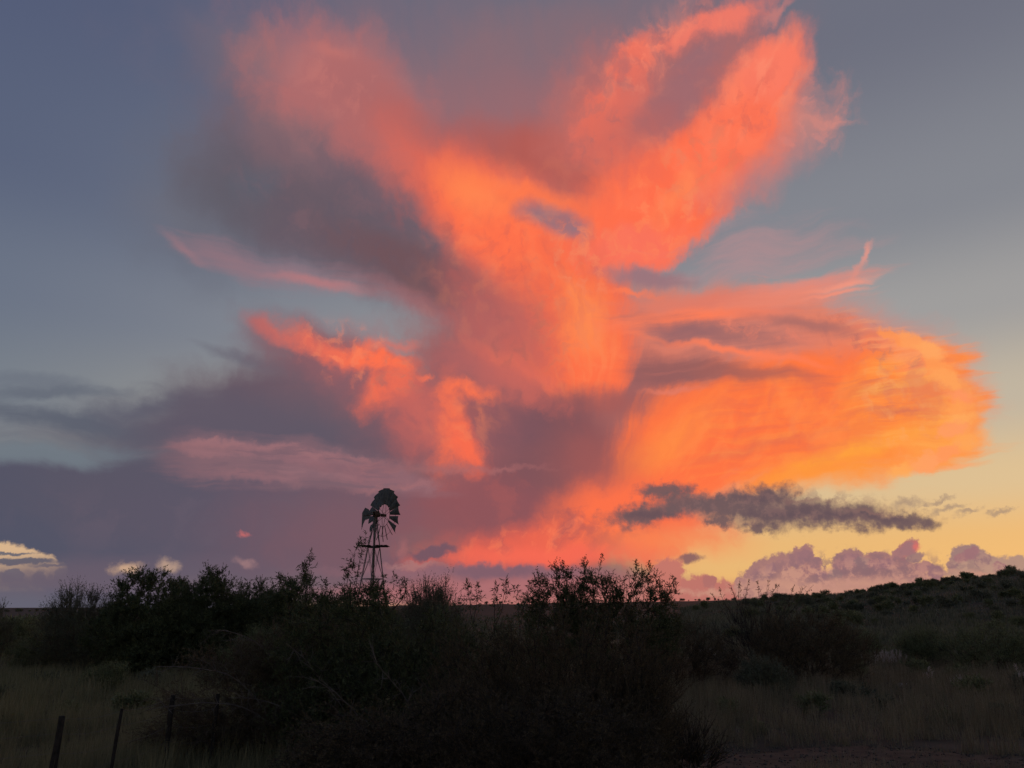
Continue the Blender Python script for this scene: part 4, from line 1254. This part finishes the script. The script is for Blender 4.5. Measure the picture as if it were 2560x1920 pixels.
# ------------------------------------------------------------------ fence
PTOP = 1.22
posts = []
for px, py, w in ((155, 1790, 0.046), (304, 1772, 0.026), (432, 1738, 0.043), (546, 1735, 0.036)):
    D = (CAM_H - PTOP) / -tan_el(px, py)
    posts.append((at(px, py, D), w))
fence = thing('wire_fence', (posts[0][0].x, posts[0][0].y, float(ground_z(posts[0][0].x, posts[0][0].y))), 'low farm fence of rough posts and slack wires at the lower left', 'fence')
fl = np.array(fence.location)
frng = random.Random(12)
post_lines = []
for i, (p, w) in enumerate(posts):
    g = float(ground_z(p.x, p.y))
    lean = [(-0.03, 0), (-0.07, 0.02), (0.0, 0), (-0.02, 0)][i]
    segs, n = [], 6
    pts = [np.array([p.x + lean[0] * (1 - t), p.y + lean[1] * (1 - t), g - 0.3 + (p.z - g + 0.3) * t]) - fl for t in np.linspace(0, 1, n)]
    pts = [q + np.array([frng.uniform(-1, 1), frng.uniform(-1, 1), 0]) * w * 0.16 for q in pts]
    rr = np.array([w * frng.uniform(0.9, 1.1) for _ in pts]); rr[-1] *= 0.82
    v, f = tubes(np.array(pts[:-1]), np.array(pts[1:]), rr[:-1], rr[1:], 8)
    capn = len(v)
    topring = v[-8:]
    V = [tuple(q) for q in v] + [tuple(topring.mean(0) + [0, 0, w * 0.12])]
    F = [tuple(q) for q in f] + [(capn - 8 + a, capn - 8 + (a + 1) % 8, capn) for a in range(8)]
    obj('post', mesh('post', V, F, M['post']), fence)
    post_lines.append((pts[1], pts[-1]))
ends = [np.array([-13.0, 8.5, 0]) - [fl[0], fl[1], 0]] + [None] * 0
for h in (0.42, 0.62, 0.82, 0.98):
    path = []
    anchors = [b + (t - b) * h for b, t in post_lines]
    anchors = [anchors[0] + np.array([-3.0, -1.1, 0.0])] + anchors
    for a, b in zip(anchors[:-1], anchors[1:]):
        for t in np.linspace(0, 1, 7)[:-1]:
            path.append(a + (b - a) * t - np.array([0, 0, 0.05 * 4 * t * (1 - t)]))
    path.append(anchors[-1])
    path = np.array(path)
    v, f = tubes(path[:-1], path[1:], np.full(len(path) - 1, 0.0022), np.full(len(path) - 1, 0.0022), 3)
    obj('wire', mesh('wire', v, f, M['wire']), fence)
# ------------------------------------------------------------------ shrubs scattered over the hill and along the far ridge
hr = np.random.default_rng(77)
kinds = []
for k in range(5):
    H = [0.9, 1.1, 0.75, 1.3, 1.0][k]; W = [1.5, 1.2, 1.3, 1.4, 1.9][k]
    lobs = [(hr.normal() * W * 0.18, hr.normal() * W * 0.18, H * 0.5, W * 0.36, W * 0.36, H * hr.uniform(0.38, 0.5)) for _ in range(4)]
    wv, lv = make_plant(500 + k, lobs, 46, [(0, 0, 0)], twigs=5, twig_len=0.36, leaf=(0.20, 0.035), per_twig=6, up=0.8, out=0.6, wild=0.6, wood=0.02, inner=0.3, spread=0.8, tip_r=0.006)
    kinds.append((mesh('branches', wv[0], wv[1], M['bark_dark']), mesh('foliage', lv[0], lv[1], M['leaf_low'] if k % 4 else M['leaf_grey'])))


def scatter(name, label, cat, group, spots):
    for i, (x, y, s) in enumerate(spots):
        z = float(surf_z(x, y))
        ang, dist_ = math.degrees(math.atan2(x, y)), math.hypot(x, y)
        where = ''
        if 'hill slope' in group:
            where = (' near its foot', ' midway up', ' high up')[min(2, int((dist_ - 60) / 30))] + (' at its low left end', ' in its middle', ' towards the right edge')[0 if ang < 24 else 1 if ang < 30 else 2]
        elif 'crest' in group:
            where = (' where it is lowest', ' at its middle', ' at its high right end')[0 if ang < 24 else 1 if ang < 30 else 2]
        elif 'flat veld' in group:
            where = ' left of the wind pump' if ang < -8 else ' behind the thicket' if ang < 8 else ' left of the hill'
        elif 'skyline' in group:
            where = ' at the far left' if ang < -20 else ' behind the thicket' if ang < 4 else ' left of the hill'
        o = thing(name, (x, y, z - 0.03), ('larger ' if 'hill' in group and s > 0.75 else '') + label + where, cat, group, float(hr.random() * 6.28))
        s2 = s * hr.uniform(0.85, 1.2)
        o.scale = (s2, s2, s)
        w_, l_ = kinds[int(hr.integers(len(kinds)))]
        obj('branches', w_, o)
        obj('foliage', l_, o)


spots = []
while len(spots) < 230:
    a = hr.uniform(HILL_AZ[2] - 3, 37)
    r = 60 + 88 * hr.random() ** 0.8
    x, y = r * math.sin(math.radians(a)), r * math.cos(math.radians(a))
    if hill_z(x, y) > ground_z(x, y) + 0.05:
        spots.append((x, y, hr.uniform(0.35, 0.95)))
scatter('hill_shrub', 'dark shrub on the right hill slope', 'shrub', 'shrubs dotting the hill slope', spots)
spots = []
for px in list(range(1880, 2575, 15)):
    p = px + hr.uniform(-9, 9)
    if hr.random() < 0.25:
        continue
    a = math.radians(heading(p, 1470)[0]); r = 150 + hr.uniform(-6, 6)
    spots.append((r * math.sin(a), r * math.cos(a), hr.choice([0.35, 0.5, 0.7, 0.95], p=[0.3, 0.35, 0.25, 0.1])))
scatter('crest_shrub', 'shrub on the right hill crest', 'shrub', 'shrubs along the hill crest', spots)
spots = []
for px in list(range(-20, 150, 16)) + list(range(1120, 1330, 16)) + list(range(1660, 1860, 13)):
    p = px + hr.uniform(-6, 6)
    a = math.radians(heading(p, 1510)[0]); r = 640 + hr.uniform(-30, 30)
    spots.append((r * math.sin(a), r * math.cos(a), hr.uniform(0.8, 2.0)))
scatter('distant_shrub', 'tiny distant shrub on the flat skyline', 'shrub', 'distant shrubs on the skyline', spots)
spots = []
while len(spots) < 70:
    a = hr.uniform(-34, -3) if hr.random() < 0.55 else hr.uniform(4, 22)
    r = hr.uniform(48, 130)
    x, y = r * math.sin(math.radians(a)), r * math.cos(math.radians(a))
    spots.append((x, y, hr.uniform(0.7, 1.5)))
scatter('veld_shrub', 'small shrub out on the flat veld', 'shrub', 'shrubs out on the flat veld', spots)


# ------------------------------------------------------------------ grass
def grass(name, label, material, n, amin, amax, rmin, rmax, h0, h1, seed, tuft=9, keep=None, patch=0.25, zf=ground_z, wide=1.0):
    g = np.random.default_rng(seed)
    a = np.radians(g.uniform(amin, amax, n)); r = rmin * (rmax / rmin) ** (g.random(n) ** 1.0)
    cx, cy = r * np.sin(a), r * np.cos(a)
    hgt = h0 + (h1 - h0) * vnoise(cx * patch + 300, cy * patch + 300, seed) * g.uniform(0.7, 1.2, n)
    ok = np.ones(n, bool)
    td = track_dist(cx, cy) + 1.1 * (vnoise(cx * 0.8 + 50, cy * 0.8 + 20, 21) - 0.5)
    ok &= (td < 0.2) if keep else (td > 0)
    ok &= vnoise(cx * 0.55 + 11, cy * 0.55 + 7, seed + 1) > 0.22
    hgt = hgt * np.clip(0.35 + td * 0.9, 0.35, 1.0)
    cx, cy, hgt, r = cx[ok], cy[ok], hgt[ok], r[ok]
    m_ = len(cx)
    ii = np.repeat(np.arange(m_), tuft)
    k = len(ii)
    sc = np.clip(r[ii] / 16.0, 0.9, 3.2)
    x = cx[ii] + g.normal(size=k) * 0.07 * sc; y = cy[ii] + g.normal(size=k) * 0.07 * sc
    z = zf(x, y)
    h = hgt[ii] * g.uniform(0.55, 1.15, k)
    th = g.uniform(0, 2 * math.pi, k)
    lean = g.uniform(0.05, 0.38, k) * h
    w = 0.0034 * wide * sc * g.uniform(0.7, 1.3, k)
    bx, by = np.cos(th), np.sin(th)
    fx = g.uniform(0, 2 * math.pi, k); sx, sy = np.cos(fx) * w, np.sin(fx) * w
    b = np.stack([x, y, z], 1)
    tp = b + np.stack([bx * lean, by * lean, h], 1)
    s = np.stack([sx, sy, np.zeros(k)], 1)
    V = np.stack([b - s, b + s, tp + s * 0.35, tp - s * 0.35], 1).reshape(-1, 3)
    F = np.arange(k * 4).reshape(k, 4)
    return tag(obj(name, mesh(name, V, F, material)), label, 'grass', None, 'stuff')


grass('grass', 'knee high straw coloured grass over the left field', M['grass_l'], 13000, -37, -4, 11.5, 75, 0.12, 0.85, 3, patch=0.45)
grass('grass', 'brownish veld grass over the right field beside the track', M['grass_r'], 15000, -4, 38, 12.5, 75, 0.10, 0.78, 8, patch=0.4)


def hill_or_ground(x, y):
    return np.where(np.degrees(np.arctan2(x, y)) > HILL_AZ[0], np.maximum(ground_z(x, y), hill_z(x, y)), ground_z(x, y))


grass('hill_scrub', 'short grey green scrub and grass covering the right hill', M['scrub'], 11000, HILL_AZ[0], 39, 46, 156, 0.18, 0.6, 51, 8, None, 0.12, hill_or_ground, 3.0)
grass('veld_scrub', 'short dull scrub over the flat veld beyond the trees', M['scrub'], 4500, -38, HILL_AZ[0], 70, 260, 0.2, 0.6, 52, 8, None, 0.1, ground_z, 3.5)
grass('tussock', 'taller dense tussocks standing out of the left field grass', M['grass_l'], 420, -37, -4, 12, 50, 0.45, 0.8, 41, 34)
grass('tussock', 'taller dense tussocks standing out of the right field grass', M['grass_r'], 520, 3, 38, 15, 50, 0.4, 0.75, 42, 34)
grass('dry_stubble', 'sparse dry stubble scattered over the earth track', M['grass_r'], 2200, 0, 38, 12.5, 19, 0.05, 0.30, 31, 7, True)


# dwarf shrubs in the fields
for i, (px, D, s) in enumerate(((40, 27, .45), (95, 21, .3), (210, 23, .4), (350, 22, .45), (395, 30, .5), (150, 31, .5), (1800, 21, .4), (1870, 19, .3), (2010, 22, .4), (2090, 26, .45), (2190, 24, .35), (2270, 34, .6),
                             (2330, 22, .35), (2410, 27, .5), (2480, 23, .4), (2545, 31, .55), (2120, 33, .5), (2380, 34, .6))):
    p = at(px, 1519, D)
    o = thing('dwarf_shrub', (p.x, p.y, float(ground_z(p.x, p.y)) - 0.02), 'dwarf shrub in the ' + ('left' if px < 1000 else 'right') + ' field grass, ' + ('close' if D < 24 else 'midway' if D < 31 else 'far') + ', ' + ('at the left edge' if px < 60 else 'left of the thin post' if px < 180 else 'behind the thin post' if px < 260 else 'left of the third post' if px < 380 else 'behind the third post' if px < 1000 else 'by the thicket' if px < 1850 else 'before the grey shrub' if px < 1950 else 'before the largest shrub' if px < 2060 else 'right of the largest shrub' if px < 2150 else 'before the plume grass' if px < 2240 else 'before the compact shrub' if px < 2350 else 'left of the right edge shrub' if px < 2440 else 'before the right edge shrub' if px < 2520 else 'at the right edge'), 'shrub', 'dwarf shrubs in the field grass', i * 1.3)
    o.scale = (s * 1.2, s * 1.2, s)
    w_, l_ = kinds[i % 5]
    obj('branches', w_, o); obj('foliage', l_, o)

# gravel on the track
gg = np.random.default_rng(61)
gx, gy = gg.uniform(0.5, 13, 5000), gg.uniform(12.5, 17.5, 5000)
ok_ = track_dist(gx, gy) < 0.1
gx, gy = gx[ok_][:1500], gy[ok_][:1500]
gs = gg.uniform(0.008, 0.032, len(gx)) * gg.uniform(0.6, 1.3, len(gx))
octa = np.array([[1, 0, 0], [0, 1, 0], [-1, 0, 0], [0, -1, 0], [0, 0, 0.7], [0, 0, -0.5]], float)
GV = octa[None] * gs[:, None, None] * gg.uniform(0.7, 1.3, (len(gx), 6, 1))
GV[:, :, 0] += gx[:, None]; GV[:, :, 1] += gy[:, None]; GV[:, :, 2] += (ground_z(gx, gy) + 0.055)[:, None]
GF = np.array([[0, 1, 4], [1, 2, 4], [2, 3, 4], [3, 0, 4], [1, 0, 5], [2, 1, 5], [3, 2, 5], [0, 3, 5]])
GF = (GF[None] + (np.arange(len(gx)) * 6)[:, None, None]).reshape(-1, 3)
tag(obj('gravel', mesh('gravel', GV.reshape(-1, 3), GF, M['plank'])), 'loose gravel scattered on the earth track', 'gravel', None, 'stuff')


# pale plume grass and stones
def plume(px, py, D, n, h, label):
    p = at(px, 1519, D); z = float(ground_z(p.x, p.y))
    g = np.random.default_rng(px)
    t = thing('plume_grass', (p.x, p.y, z), label, 'grass', 'pale plume grass tufts')
    S = np.stack([g.normal(size=n) * 0.10 * n / 14, g.normal(size=n) * 0.08, np.zeros(n)], 1)
    lean = g.normal(size=(n, 2)) * 0.16 * h
    T = S + np.stack([lean[:, 0] + 0.12 * h, lean[:, 1], h * g.uniform(0.7, 1.1, n)], 1)
    v, f = tubes(S, T, np.full(n, 0.004), np.full(n, 0.003), 3)
    obj('stalk', mesh('stalk', v, f, M['grass_r']), t)
    q = 16
    ii = np.repeat(np.arange(n), q)
    d = norm(T - S)
    P = T[ii] + d[ii] * (np.tile(np.linspace(-0.22, 0.04, q), n) * h)[:, None]
    dl = norm(d[ii] * 0.9 + g.normal(size=P.shape) * 0.45)
    v, f = leaf_quads(P, dl, 0.13 * h * g.uniform(0.6, 1.2, len(P)), np.full(len(P), 0.012), g)
    obj('plume', mesh('plume', v, f, M['plume']), t)


for px, D, n, h, lb in ((2526, 29.5, 16, 0.75, 'bright pale plume grass tuft near the right edge'), (2200, 37, 44, 0.8, 'broad pale plume grass tuft between two dark shrubs'),
                        (2294, 30.5, 9, 0.6, 'thin pale plume grass tuft in the open right field'), (2362, 29.5, 7, 0.5, 'sparse pale plume grass tuft right of the thin one'),
                        (1770, 40, 40, 0.7, 'faint wide pale plume grass tuft left of the bare topped shrub')):
    plume(px, 0, D, n, h, lb)
for px, D, s, lb in ((2226, 31, 0.10, 'larger pale stone lying in the right field'), (2246, 31.6, 0.07, 'smaller pale stone beside the larger pale stone')):
    p = at(px, 1519, D)
    g = np.random.default_rng(px)
    V, F = [], []
    for i in range(6):
        ph = math.pi * i / 5
        for j in range(8):
            q = 2 * math.pi * j / 8
            k = s * g.uniform(0.85, 1.15)
            V.append((k * 1.4 * math.sin(ph) * math.cos(q), k * math.sin(ph) * math.sin(q), k * 0.8 * math.cos(ph)))
    for i in range(5):
        for j in range(8):
            F.append((i * 8 + j, (i + 1) * 8 + j, (i + 1) * 8 + (j + 1) % 8, i * 8 + (j + 1) % 8))
    o = obj('stone', mesh('stone', V, F, M['stone'], True))
    o.location = (p.x, p.y, float(ground_z(p.x, p.y)) + s * 0.4)
    tag(o, lb, 'stone', 'pale stones in the field')
